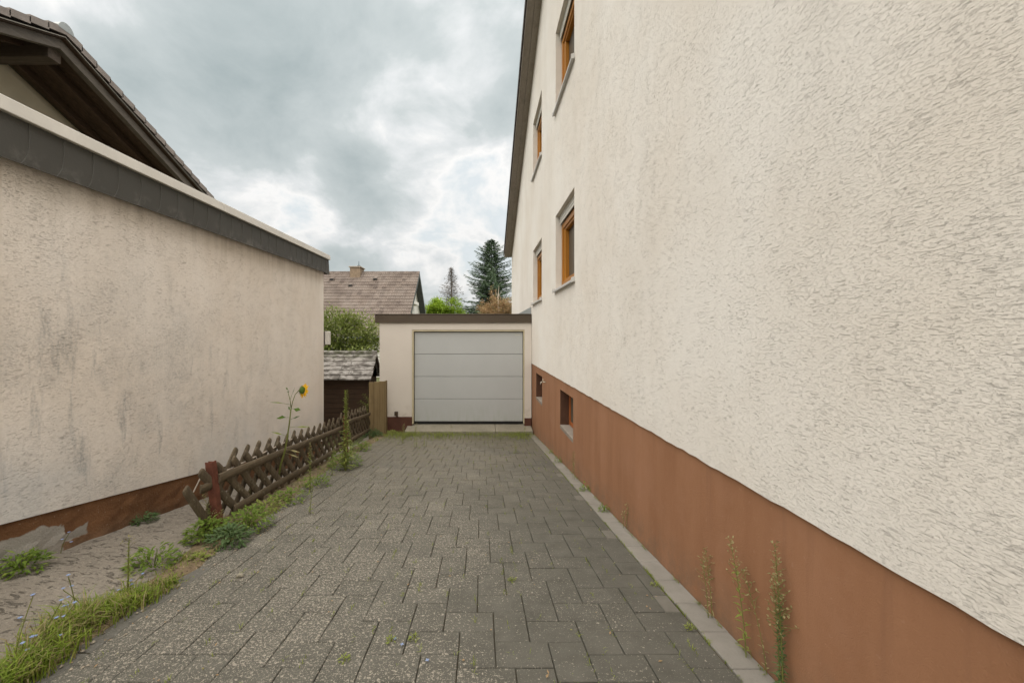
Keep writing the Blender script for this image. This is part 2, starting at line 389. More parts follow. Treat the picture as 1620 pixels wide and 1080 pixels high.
def shed_roof():
    b = NB('weathered_shed_roof', .85, .25)
    n = b.noise(5, 5, .65, .5, b.scale(b.pos, (1, 2.2, 2.2))); c = b.ramp(n, (.32, (.07, .062, .055)), (.47, (.17, .155, .14)), (.56, (.34, .32, .30)), (.72, (.22, .2, .18)))
    x, y, z = b.xyz(); mo = b.math('MULTIPLY', b.step(z, .5, .72), b.step(b.noise(8, 4, .6), .4, .6)); c = b.mix(b.math('MULTIPLY', mo, .7), c, (.06, .07, .025))
    b.color(c); b.normal(b.bump(n, .8, .02)); return b.m
M['shed_roof'] = shed_roof()
def far_tiles():
    b = NB('brown_pantile', .8, .3)
    sn = b.N.new('ShaderNodeVectorMath'); sn.operation = 'SNAP'; b.L.new(b.pos, sn.inputs[0]); sn.inputs[1].default_value = (.30, .255, 50)
    wn = b.N.new('ShaderNodeTexWhiteNoise'); b.L.new(sn.outputs[0], wn.inputs[0])
    c = b.mix(wn.outputs['Value'], (.085, .065, .054), (.150, .118, .098)); n = b.noise(.9, 5, .6)
    c = b.mix(b.math('MULTIPLY', b.step(n, .45, .68), .45), c, (.235, .20, .175)); c = b.mix(b.math('MULTIPLY', b.step(b.noise(5, 4, .6), .58, .7), .5), c, (.10, .085, .06))
    b.color(c); return b.m
M['far_tiles'] = far_tiles()
def foliage(name, c1, c2, c3=None, scale=3.0, trans=.35, rough=.6):
    b = NB(name, rough, .3); n = b.noise(scale, 3, .6); wn = b.noise(scale * 14, 2, .6)
    c = b.mix(b.step(b.math('MULTIPLY_ADD', wn, .5, b.math('MULTIPLY', n, .5)), .36, .64), c1, c2)
    if c3: c = b.mix(b.step(b.noise(scale * 5, 2, .5), .58, .66), c, c3)
    b.color(c)
    t = b.N.new('ShaderNodeBsdfTranslucent'); b.L.new(c, t.inputs[0]); mx = b.N.new('ShaderNodeMixShader'); mx.inputs[0].default_value = trans
    b.L.new(b.b.outputs[0], mx.inputs[1]); b.L.new(t.outputs[0], mx.inputs[2]); b.L.new(mx.outputs[0], b.N['Material Output'].inputs[0]); return b.m
M['grass'] = foliage('verge_grass', (.11, .18, .020), (.26, .33, .04), (.36, .33, .11), 5)
M['dry_grass'] = foliage('dry_straw', (.24, .19, .085), (.36, .30, .16), None, 5)
M['weed'] = foliage('weed_green', (.09, .155, .020), (.19, .27, .038), (.26, .31, .055), 7)
M['weed_blue'] = foliage('weed_blue_green', (.07, .125, .045), (.13, .19, .07), None, 8)
M['weed_pale'] = foliage('weed_pale_green', (.17, .215, .04), (.29, .325, .08), None, 8)
M['weed_stem'] = foliage('weed_stem', (.12, .14, .035), (.18, .19, .05), None, 8, .1)
M['seed'] = foliage('pale_seed_heads', (.24, .215, .095), (.35, .31, .15), None, 9)
M['petal'] = foliage('yellow_petal', (.75, .40, .008), (.85, .52, .02), None, 9, .3)
M['sun_green'] = foliage('sunflower_green', (.065, .13, .018), (.13, .21, .032), None, 9)
M['blue_petal'] = foliage('chicory_blue', (.26, .36, .58), (.36, .43, .66), None, 9)
M['spruce'] = foliage('spruce_needles', (.048, .085, .045), (.11, .165, .085), (.14, .19, .11), .9, .25)
M['bark'] = simple('grey_brown_bark', (.10, .080, .062), .9, .2, .3, 8, .6, 20)
M['bare'] = foliage('dry_larch_twigs', (.10, .085, .07), (.18, .155, .13), None, 1.2, .1)
M['lime_leaf'] = foliage('lime_green_leaves', (.17, .27, .02), (.31, .42, .045), None, 1.2, .4)
M['rust_leaf'] = foliage('rust_brown_leaves', (.30, .19, .095), (.44, .31, .17), (.26, .25, .09), 1.2)
M['bush_leaf'] = foliage('bush_leaves', (.095, .135, .026), (.21, .25, .055), (.31, .33, .10), 1.6)
M['hill'] = foliage('far_woods', (.035, .055, .040), (.055, .080, .058), None, .05, 0)

# ------------------------------------------------------------------ the setting: land, hill
def build_ground():
    mb = MB(); xs = [-600, -120, -40, -12, 12, 40, 120, 600]
    ys = [-600, -60, -6, 0, 4, 9.0, 10.5, 20, 60, 200, 700]
    def gz(y): return -.30 - SL * max(-6, min(9.0, y)) if y < 9.01 else -1.31
    for y in ys:
        for x in xs: mb.v.append((x, y, gz(y)))
    nx = len(xs)
    for j in range(len(ys) - 1):
        for i in range(nx - 1): mb.f.append((j * nx + i, j * nx + i + 1, (j + 1) * nx + i + 1, (j + 1) * nx + i))
    obj('ground', mb, M['land'], kind='structure')
    mb = MB(); n = 60; k0 = []
    for i in range(n + 1):
        x = -500 + 1000 * i / n; hgt = 20 + 7 * sin(i * .35 + 1.0) + 4 * sin(i * .9) + U(-.6, .6)
        k0.append((x, hgt))
    for i, (x, h) in enumerate(k0):
        mb.v += [(x, 420, -1.4), (x, 470, h * .65), (x, 540, h), (x, 650, -1.4)]
    for i in range(n):
        for k in range(3): a = i * 4 + k; mb.f.append((a, a + 4, a + 5, a + 1))
    obj('hill', mb, M['hill'], smooth=True, kind='structure')
build_ground()

# ------------------------------------------------------------------ drive: bed + pavers
WX = 1.164                                           # plinth face of the right-hand house
def build_drive():
    mb = MB(); z = -.012
    mb.poly([(-2.12, -1.5, g(-1.5) + z), (WX - .002, -1.5, g(-1.5) + z), (WX - .002, 9.1, g(9.1) + z), (-2.12, 9.1, g(9.1) + z)])
    drive = obj('driveway', mb, M['earth'], kind='structure')
    ang = -atan(SL); ca = cos(ang)
    def stone(w, l, h=.03, c=.0028):                  # chamfered block, top at z=0
        m = MB(); a, b_ = w / 2, l / 2
        rings = [(a, b_, -h), (a, b_, -c), (a - c, b_ - c, 0)]
        for (p, q, zz) in rings: m.v += [(-p, -q, zz), (p, -q, zz), (p, q, zz), (-p, q, zz)]
        for k in range(2):
            for j in range(4): m.f.append((k * 4 + j, k * 4 + (j + 1) % 4, (k + 1) * 4 + (j + 1) % 4, (k + 1) * 4 + j))
        m.f.append((8, 9, 10, 11)); return m
    UN = .08; X1 = 1.022; XL = -1.54; Y0 = -1.2; YE = 8.97; JO = .004; rs = random.Random(11); items = []
    def add(x0, x1, y0, y1):
        x0, x1, y0, y1 = max(x0, XL), min(x1, X1), max(y0, Y0), min(y1, YE)
        if x1 - x0 > .03 and y1 - y0 > .03: items.append((round((x0 + x1) / 2, 4), round((y0 + y1) / 2, 4), round((x1 - x0) / UN, 2), round((y1 - y0) / UN, 2)))
    for i in range(-60, 100):
        for j in range(-40, 60):
            ux, uy = 2 * i + 3 * j, 2 * i - 3 * j
            x = X1 + (ux - 3) * UN; y = 1.905 + uy * UN
            if -2.2 < x < 1.3 and -1.6 < y < 9.2:
                add(x, x + 3 * UN, y, y + 2 * UN); add(x, x + 2 * UN, y + 2 * UN, y + 5 * UN)
    y = Y0; k = 0
    while y < YE - .2:
        for c in range(3):
            if c == 0 or (c == 1 and y > 2.5) or (c == 2 and y > 4.2): items.append((XL - .08 - .16 * c, round(y + .12 - .08 * (c % 2), 4), 2, 3))
        y += .24
    def left(y): return XL - .16
    view = sorted([t for t in items if t[1] > 1.45 and abs(t[0] - .06) < 1.32 * t[1]], key=lambda t: t[1])
    near = view[:300]; ns = set(near); rest = [t for t in items if t not in ns]
    cache = {}
    def tr(xc, yc): return Vector((xc, yc, g(yc) + rs.gauss(0, .0011))), (ang + rs.gauss(0, .005), rs.gauss(0, .006), rs.gauss(0, .006))
    for (xc, yc, w, h) in near:
        pale = w < 1.7 and h < 2.5 and xc + w * UN / 2 > X1 - .01; k = (w, h, pale)
        if k not in cache:
            cache[k] = stone(w * UN - JO, (h * UN) / ca - JO).mesh('paver'); cache[k].materials.append(M['filler' if pale else 'paver'])
        o = bpy.data.objects.new('paver', cache[k]); COL.objects.link(o); o.parent = drive
        o.location, o.rotation_euler = tr(xc, yc)
    big = MB()
    from mathutils import Euler
    for (xc, yc, w, h) in rest:
        m = stone(w * UN - JO, h * UN / ca - JO); lo_, ro = tr(xc, yc); mt = Matrix.Translation(lo_) @ Euler(ro).to_matrix().to_4x4()
        i = len(big.v); big.v += [tuple(mt @ Vector(v)) for v in m.v]; big.f += [tuple(i + k for k in f) for f in m.f]
    obj('paver_field', big, M['paver'], drive, kind='stuff')
    bme = stone(.131, .2375 / ca, .03, .004).mesh('border_paver'); bme.materials.append(M['border'])
    y = -1.2 + .06
    while y < 8.8:
        o = bpy.data.objects.new('border_paver', bme); COL.objects.link(o); o.parent = drive
        o.location = (1.0955 + rs.gauss(0, .0015), y, g(y) + .001); o.rotation_euler = (ang + rs.gauss(0, .003), rs.gauss(0, .004), rs.gauss(0, .004)); y += .2435
    # smooth concrete edging along the verge
    y = -1.2
    while y < 2.3:
        l = .98; m = MB(); xa, xb = left(y + .5) - .105, left(y + .5) + .0
        m.hexa([(xa, y, g(y) - .05), (xb, y, g(y) - .05), (xb, y + l, g(y + l) - .05), (xa, y + l, g(y + l) - .05),
                (xa, y, g(y) - .001), (xb, y, g(y) - .004), (xb, y + l, g(y + l) - .004), (xa, y + l, g(y + l) - .001)])
        obj('edging_slab', m, M['edging'], drive, bev=.006); y += .99
build_drive()

# left side path: slopes more steeply beside the neighbour's wall
def lx(d): return -2.72 - .0234 * d                  # face of the left wall
def gl(d): return -.184 - .1677 * (d - 2.333)        # path level along it
def edge_x(y): return -1.79 - max(0, min(1, (y - 2.6) / 3.0)) * .22
def side_z(x, y):
    xa, xb = lx(y), edge_x(y) - .02
    t = max(0, min(1, (x - xa) / (xb - xa))); s = t * t * (3 - 2 * t)
    return gl(y) * (1 - s) + (g(y) - .012) * s
def build_path():
    mb = MB(); ny, nx = 90, 14; y0, y1 = -1.5, 11.5
    for j in range(ny + 1):
        y = y0 + (y1 - y0) * j / ny
        for i in range(nx + 1):
            t = i / nx; x = lx(y) - (2.2 if y > 7.44 else .1) + t * (edge_x(y) + .04 - lx(y) + (2.2 if y > 7.44 else .1))
            mb.v.append((x, y, side_z(x, min(y, 9.2)) + U(-.006, .006)))
    for j in range(ny):
        for i in range(nx): a = j * (nx + 1) + i; mb.f.append((a, a + 1, a + nx + 2, a + nx + 1))
    obj('side_path', mb, M['path'], smooth=True, kind='structure')
    # earth strip between path and drive
    mb = MB(); ny, nx = 160, 6
    for j in range(ny + 1):
        y = -1.5 + (9.15 + 1.5) * j / ny; w = .18 if y < 2.6 else .18 + min(.22, (y - 2.6) * .3)
        for i in range(nx + 1):
            t = i / nx; x = edge_x(y) - w + t * (w + .03) + U(-.012, .012)
            mb.v.append((x, y, side_z(x, y) + .004 + (.030 * sin(pi * t) if 0 < t < 1 else -.012) * U(.4, 1.3)))
    for j in range(ny):
        for i in range(nx): a = j * (nx + 1) + i; mb.f.append((a, a + 1, a + nx + 2, a + nx + 1))
    obj('verge', mb, M['soil'], smooth=True, kind='structure')
build_path()

# ------------------------------------------------------------------ wall with openings
def clip(poly, a, b):                                # keep z <= a + b*y  (points are (y, z))
    out = []
    for i, p in enumerate(poly):
        q = poly[(i + 1) % len(poly)]; fp = p[1] - a - b * p[0]; fq = q[1] - a - b * q[0]
        if fp <= 0: out.append(p)
        if (fp < 0 < fq) or (fq < 0 < fp): t = fp / (fp - fq); out.append((p[0] + (q[0] - p[0]) * t, p[1] + (q[1] - p[1]) * t))
    return out
def wall_x(x, y0, y1, z0, z1, holes, clips=()):
    mb = MB(); ys = sorted({y0, y1, *[h[0] for h in holes], *[h[1] for h in holes]}); zs = sorted({z0, z1, *[h[2] for h in holes], *[h[3] for h in holes]})
    for i in range(len(ys) - 1):
        for j in range(len(zs) - 1):
            yc, zc = (ys[i] + ys[i + 1]) / 2, (zs[j] + zs[j + 1]) / 2
            if any(h[0] < yc < h[1] and h[2] < zc < h[3] for h in holes): continue
            p = [(ys[i], zs[j]), (ys[i + 1], zs[j]), (ys[i + 1], zs[j + 1]), (ys[i], zs[j + 1])]
            for c in clips: p = clip(p, *c) if len(p) > 2 else p
            if len(p) > 2: mb.poly([(x, q[0], q[1]) for q in p][::-1])
    return mb

# ------------------------------------------------------------------ house on the right
HY0, HY1, RY = -3.0, 15.15, 6.07; EZ, RS = 4.12, .452
def build_house():
    h = thing('house', 'tall cream rendered house with terracotta plinth and orange-framed windows on the right', 'house', (4, 6, -1))
    XR = 1.150
    wins = [(4.987, 6.237, 1.87, 3.0), (7.667, 8.93, 1.87, 3.02), (4.987, 6.237, 4.6, 5.82), (7.667, 8.93, 4.6, 5.82)]
    up = (EZ + RS * HY1, -RS); dn = (EZ - RS * HY0, RS)
    mb = wall_x(XR, HY0, HY1, .545, 9.5, wins, (up, dn))
    ys_ = [HY0 + (HY1 - HY0) * q / 260 for q in range(261)]; zs_ = [.525 + random.gauss(0, .0022) for _ in ys_]
    for q in range(260): mb.poly([(XR, ys_[q], .545), (XR, ys_[q + 1], .545), (XR, ys_[q + 1], zs_[q + 1]), (XR, ys_[q], zs_[q])]); mb.poly([(XR, ys_[q], zs_[q]), (XR, ys_[q + 1], zs_[q + 1]), (WX + .01, ys_[q + 1], .526), (WX + .01, ys_[q], .526)])
    # lower lip of the render coat, far gable return
    mb.poly([(XR, HY1, -2), (9, HY1, -2), (9, HY1, EZ), (XR, HY1, EZ)]); mb.poly([(XR, HY0, -2), (XR, HY0, EZ), (9, HY0, EZ), (9, HY0, -2)])
    mb.poly([(9, HY0, -2), (9, HY0, EZ), (9, RY, EZ + RS * (HY1 - RY)), (9, HY1, EZ), (9, HY1, -2)])
    obj('wall', mb, M['white_render'], h)
    cel = [(5.113, 5.945, -.14, .378), (7.70, 8.54, -.13, .378)]
    obj('plinth', wall_x(WX, HY0, HY1, -2, .53, cel), M['terracotta'], h)
    xi = 1.243
    for k, (a, b, c, d) in enumerate(wins):
        # plastered reveal = the window's casing
        m = MB()
        m.poly([(XR, a, c), (XR, a, d), (xi + .125, a, d), (xi + .125, a, c)]); m.poly([(XR, b, c), (xi + .125, b, c), (xi + .125, b, d), (XR, b, d)])
        m.poly([(XR, a, d), (XR, b, d), (xi + .125, b, d), (xi + .125, a, d)]); m.poly([(XR, a, c), (xi + .125, a, c), (xi + .125, b, c), (XR, b, c)])
        w = obj('window', m, M['reveal'], h)
        t = .085; zt = d - .13
        f = MB()
        f.box((xi, a + .002, c + .03), (xi + .12, a + t, zt)); f.box((xi, b - t, c + .03), (xi + .12, b - .002, zt))
        f.box((xi, a + t, c + .03), (xi + .12, b - t, c + .03 + t)); f.box((xi, a + t, zt - t), (xi + .12, b - t, zt)); obj('frame', f, M['win_wood'], w, bev=.006)
        for (p, q) in ((a + t - .02, b - t + .02),):
            s = MB(); e = .10; zb = c + .03 + t - .02; x0, x1 = xi + .020, xi + .100
            s.box((x0, p, zb), (x1, p + e, zt - t + .02)); s.box((x0, q - e, zb), (x1, q, zt - t + .02)); e2 = .055; s.box((x0, p + e, zb), (x1, q - e, zb + e2)); s.box((x0, p + e, zt - t + .02 - e2), (x1, q - e, zt - t + .02))
            obj('sash', s, M['win_wood'], w, bev=.008)
            boxo('pane', (xi + .080, p + e - .004, zb + e2 - .004), (xi + .090, q - e + .004, zt - t + .024 - e2), M['glass'], w)
        for i in range(3): boxo('shutter_slat', (xi - .035 + .002 * i, a + .02, d - .045 * (i + 1) + .003), (xi - .022 + .002 * i, b - .02, d - .045 * i - (.002 if i == 0 else 0)), M['shutter'], w, bev=.003)
        s = MB(); ov = .035
        s.hexa([(XR - .045, a - ov, c - .045), (xi + .03, a - ov, c - .02), (xi + .03, b + ov, c - .02), (XR - .045, b + ov, c - .045),
                (XR - .045, a - ov, c - .012), (xi + .03, a - ov, c + .026), (xi + .03, b + ov, c + .026), (XR - .045, b + ov, c - .012)])
        obj('sill', s, M['sill'], w, bev=.003)
        for yy in (a - ov - .004, b + ov - .010):
            s = MB(); s.hexa([(XR - .048, yy, c - .048), (XR + .001, yy, c - .03), (XR + .001, yy + .014, c - .03), (XR - .048, yy + .014, c - .048),
                              (XR - .048, yy, c + .012), (XR + .001, yy, c + .028), (XR + .001, yy + .014, c + .028), (XR - .048, yy + .014, c + .012)]); obj('sill_end', s, M['sill'], w)
    for (a, b, c, d) in cel:
        xd = WX + .17; m = MB()
        m.poly([(WX, a, c), (WX, a, d), (xd, a, d), (xd, a, c)]); m.poly([(WX, b, c), (xd, b, c), (xd, b, d), (WX, b, d)]); m.poly([(WX, a, d), (WX, b, d), (xd, b, d), (xd, a, d)])
        w = obj('cellar_window', m, M['cellar'] if 'cellar' in M else M['terracotta'], h)
        boxo('sill', (WX - .003, a + .002, c - .05), (xd, b - .002, c + .002), M['sill_bare'], w, bev=.004)
        f = MB(); t = .06; x0, x1 = WX + .128, WX + .168
        f.box((x0, a + .002, c + .004), (x1, a + t, d - .002)); f.box((x0, b - t, c + .004), (x1, b - .002, d - .002)); f.box((x0, a + t, c + .004), (x1, b - t, c + t)); f.box((x0, a + t, d - t), (x1, b - t, d - .002))
        obj('frame', f, M['cellar_wood'], w, bev=.004); boxo('pane', (x0 + .015, a + t - .003, c + t - .003), (x0 + .022, b - t + .003, d - t + .003), M['glass'], w)
    # garden tap between the cellar windows
    p = at(863.5, 604, 7.27); m = MB(); x = WX
    m.tube([(x + .01, p.y, p.z), (x - .055, p.y, p.z)], [.011, .011], 8); m.tube([(x - .055, p.y + .0, p.z + .004), (x - .085, p.y - .01, p.z - .004), (x - .098, p.y - .012, p.z - .045)], [.012, .011, .009], 8)
    m.tube([(x - .05, p.y, p.z), (x - .05, p.y, p.z + .045)], [.008, .006], 8)
    tp = obj('tap', m, M['brass'], h, smooth=True)
    m = MB(); m.tube([(x - .05, p.y - .03, p.z + .048), (x - .05, p.y + .03, p.z + .048)], [.007, .007], 6); obj('tap_handle', m, M['brass'], tp)
    # grey metal flashing above the garage roof
    boxo('flashing', (XR - .014, 9.26, 1.60), (XR - .002, 14.5, 1.815), M['zinc'], h, bev=.003)
    # roof: two pitches, boarded underside at the verge
    XV = .876; rf = None; ZR = EZ + RS * (HY1 - RY); TH = .16
    for name, (ya, za, yb, zb) in (('roof', (HY1 + .06, EZ - .027, RY, ZR)), ('rear_roof', (HY0 - .06, EZ - .027, RY, ZR))):
        m = MB(); up_ = TH
        if ya > yb: ya, za, yb, zb = yb, zb, ya, za
        m.hexa([(XV + .03, ya, za + .002), (9.3, ya, za + .002), (9.3, yb, zb + .002), (XV + .03, yb, zb + .002), (XV + .03, ya, za + up_), (9.3, ya, za + up_), (9.3, yb, zb + up_), (XV + .03, yb, zb + up_)])
        r_ = obj('roof', m, M['tile_dark'], h)
        # soffit boards run along the slope, each a plank
        for i in range(2):
            xa = XV + .018 + i * .131; xb = xa + .127
            m = MB(); m.hexa([(xa, ya, za - .016), (xb, ya, za - .016), (xb, yb, zb - .016), (xa, yb, zb - .016), (xa, ya, za + .001), (xb, ya, za + .001), (xb, yb, zb + .001), (xa, yb, zb + .001)])
            obj('soffit_board', m, M['soffit'], r_, bev=.003)
        m = MB(); m.hexa([(XV, ya, za - .045), (XV + .017, ya, za - .045), (XV + .017, yb, zb - .045), (XV, yb, zb - .045), (XV, ya, za + .10), (XV + .017, ya, za + .10), (XV + .017, yb, zb + .10), (XV, yb, zb + .10)])
        obj('barge_board', m, M['soffit'], r_, bev=.003)
        L_ = hypot(yb - ya, zb - za); n = int(L_ / .34); s = (zb - za) / (yb - ya)
        for k in range(n):
            t0, t1 = k / n, (k + 1) / n; y_a, y_b = ya + (yb - ya) * t0, ya + (yb - ya) * t1 + (.03 if s < 0 else 0)
            if s > 0: y_a -= .03
            l0, l1 = (.012, .035) if s < 0 else (.035, .012)
            z_a, z_b = za + s * (y_a - ya) + .075 + l0, za + s * (y_b - ya) + .075 + l1
            m = MB(); x0, x1 = XV - .03, XV + .30
            m.hexa([(x0, y_a, z_a - .075), (x0 + .02, y_a, z_a - .075), (x0 + .02, y_b, z_b - .075), (x0, y_b, z_b - .075), (x0, y_a, z_a + .085), (x0 + .02, y_a, z_a + .085), (x0 + .02, y_b, z_b + .085), (x0, y_b, z_b + .085)])
            m.hexa([(x0 + .02, y_a, z_a + .065), (x1, y_a, z_a + .065), (x1, y_b, z_b + .065), (x0 + .02, y_b, z_b + .065), (x0 + .02, y_a, z_a + .085), (x1, y_a, z_a + .085), (x1, y_b, z_b + .085), (x0 + .02, y_b, z_b + .085)])
            obj('verge_tile', m, M['tile_dark'], r_)
M['cellar'] = simple('cellar_reveal_paint', (.085, .042, .026), .85, .2, .15)
M['sill_bare'] = simple('bare_cement_sill', (.25, .215, .18), .9, .2, .15, 9, .4)
M['cellar_wood'] = simple('orange_cellar_frame', (.30, .088, .022), .6, .3, .15)
M['brass'] = simple('pale_brass', (.50, .45, .36), .35, .5, .1, metal=.6)
build_house()

# ------------------------------------------------------------------ garage
GY = 9.2
def build_garage():
    gr = thing('garage', 'cream flat-roofed garage with grey sectional door at the end of the drive', 'garage', (-.6, 10.5, -1.0))
    X = lambda px: (px - VX) / F * GY
    Z = lambda py: ZC - (py - VY) / F * GY
    xl, xr = X(600.5), 1.146; ol, orr = X(651.5), X(830); zt = Z(521.5); zb = Z(672)
    w = MB(); zp = Z(659); zr = Z(509)
    w.box((xl, GY, -1.5), (ol, GY + .24, zr)); w.box((orr, GY, -1.5), (xr, GY + .24, zr)); w.box((ol, GY, zt), (orr, GY + .24, zr))
    w.box((xl, GY + .24, -1.5), (xl + .24, 15, zr)); w.box((xl + .24, 14.8, -1.5), (xr, 15, zr)); obj('wall', w, M['garage_render'], gr)
    boxo('plinth', (xl - .006, GY - .012, -1.4), (ol + .004, GY + .1, zp), M['garage_plinth'], gr, bev=.004)
    boxo('plinth', (orr - .004, GY - .012, -1.4), (xr - .002, GY + .1, Z(661)), M['garage_plinth'], gr, bev=.004)
    rf = boxo('roof', (xl - .06, GY - .02, zr), (xr - .004, 15.1, Z(502)), M['fascia_brown'], gr)
    boxo('fascia', (X(594), GY - .045, Z(510.5)), (1.142, GY - .022, Z(498)), M['fascia_brown'], rf, bev=.004)
    boxo('fascia', (X(594), GY - .018, Z(510.5)), (X(594) + .022, 15.1, Z(498)), M['fascia_brown'], rf, bev=.004)
    boxo('fascia_cap', (X(594) - .01, GY - .058, Z(498) + .002), (1.142, GY + .10, Z(498) + .022), M['fascia_brown'], rf, bev=.004)
    # door: cream jambs, four wide panels, rubber strip
    yj = GY + .075; dl, dr, dt, db = X(655), X(827.5), Z(525), Z(667.5)
    d = thing_part = MB()
    d.box((ol + .001, GY + .012, zb + .02), (dl - .012, GY + .15, zt - .001)); d.box((dr + .012, GY + .012, zb + .02), (orr - .001, GY + .15, zt - .001)); d.box((dl - .012, GY + .012, dt + .012), (dr + .012, GY + .15, zt - .001))
    door = obj('door_frame', d, M['jamb'], gr, bev=.003)
    boxo('gap_backing', (dl - .02, yj + .045, db - .06), (dr + .02, yj + .06, dt + .03), M['black'], door)
    ys = [dt, Z(560.5), Z(596.2), Z(631.7), db]
    for k in range(4):
        zu, zl = ys[k] - .003, ys[k + 1] + .004
        m = MB(); m.box((dl, yj, zl), (dr, yj + .04, zu)); obj('door_panel', m, M['door'], door, bev=.006)
    boxo('door_seal', (dl, yj + .004, db - .035), (dr, yj + .035, db - .001), M['black'], door)
    p = at(819, 529.5, yj); boxo('door_badge', (p.x - .06, yj - .004, p.z - .010), (p.x + .055, yj + .002, p.z + .006), M['badge'], door, bev=.002)
    # sloping concrete threshold
    for (xa, xb) in ((X(648) - .05, X(783)), (X(783) + .006, 1.140)):
        m = MB(); yf, yb = 8.86, GY + .12; zf, zz = -.935, -.872
        xe = min(xb, 1.140)
        m.hexa([(xa, yf, -1.2), (xe, yf, -1.2), (xe, yb, -1.2), (xa, yb, -1.2), (xa, yf, zf), (xe, yf, zf), (xe, yb, zz), (xa, yb, zz)])
        obj('threshold', m, M['threshold'], gr, bev=.008)
    # small brown outlet box low on the left pier
    p = at(627.5, 655.5, GY); m = MB(); m.box((p.x - .045, GY - .05, p.z - .02), (p.x + .035, GY - .001, p.z + .075)); s = obj('outlet_box', m, M['outlet'], gr, bev=.01)
    m = MB(); m.tube([(p.x + .01, GY - .03, p.z - .015), (p.x + .025, GY - .035, p.z - .05)], [.02, .022], 8); obj('outlet_spout', m, M['outlet'], s)
M['garage_plinth'] = simple('dark_brown_plinth_paint', (.085, .034, .022), .75, .3, .2, 8, .4)
M['badge'] = simple('pale_badge', (.55, .53, .46), .4, .4)
M['outlet'] = simple('dark_brown_plastic', (.05, .032, .02), .6)
build_garage()

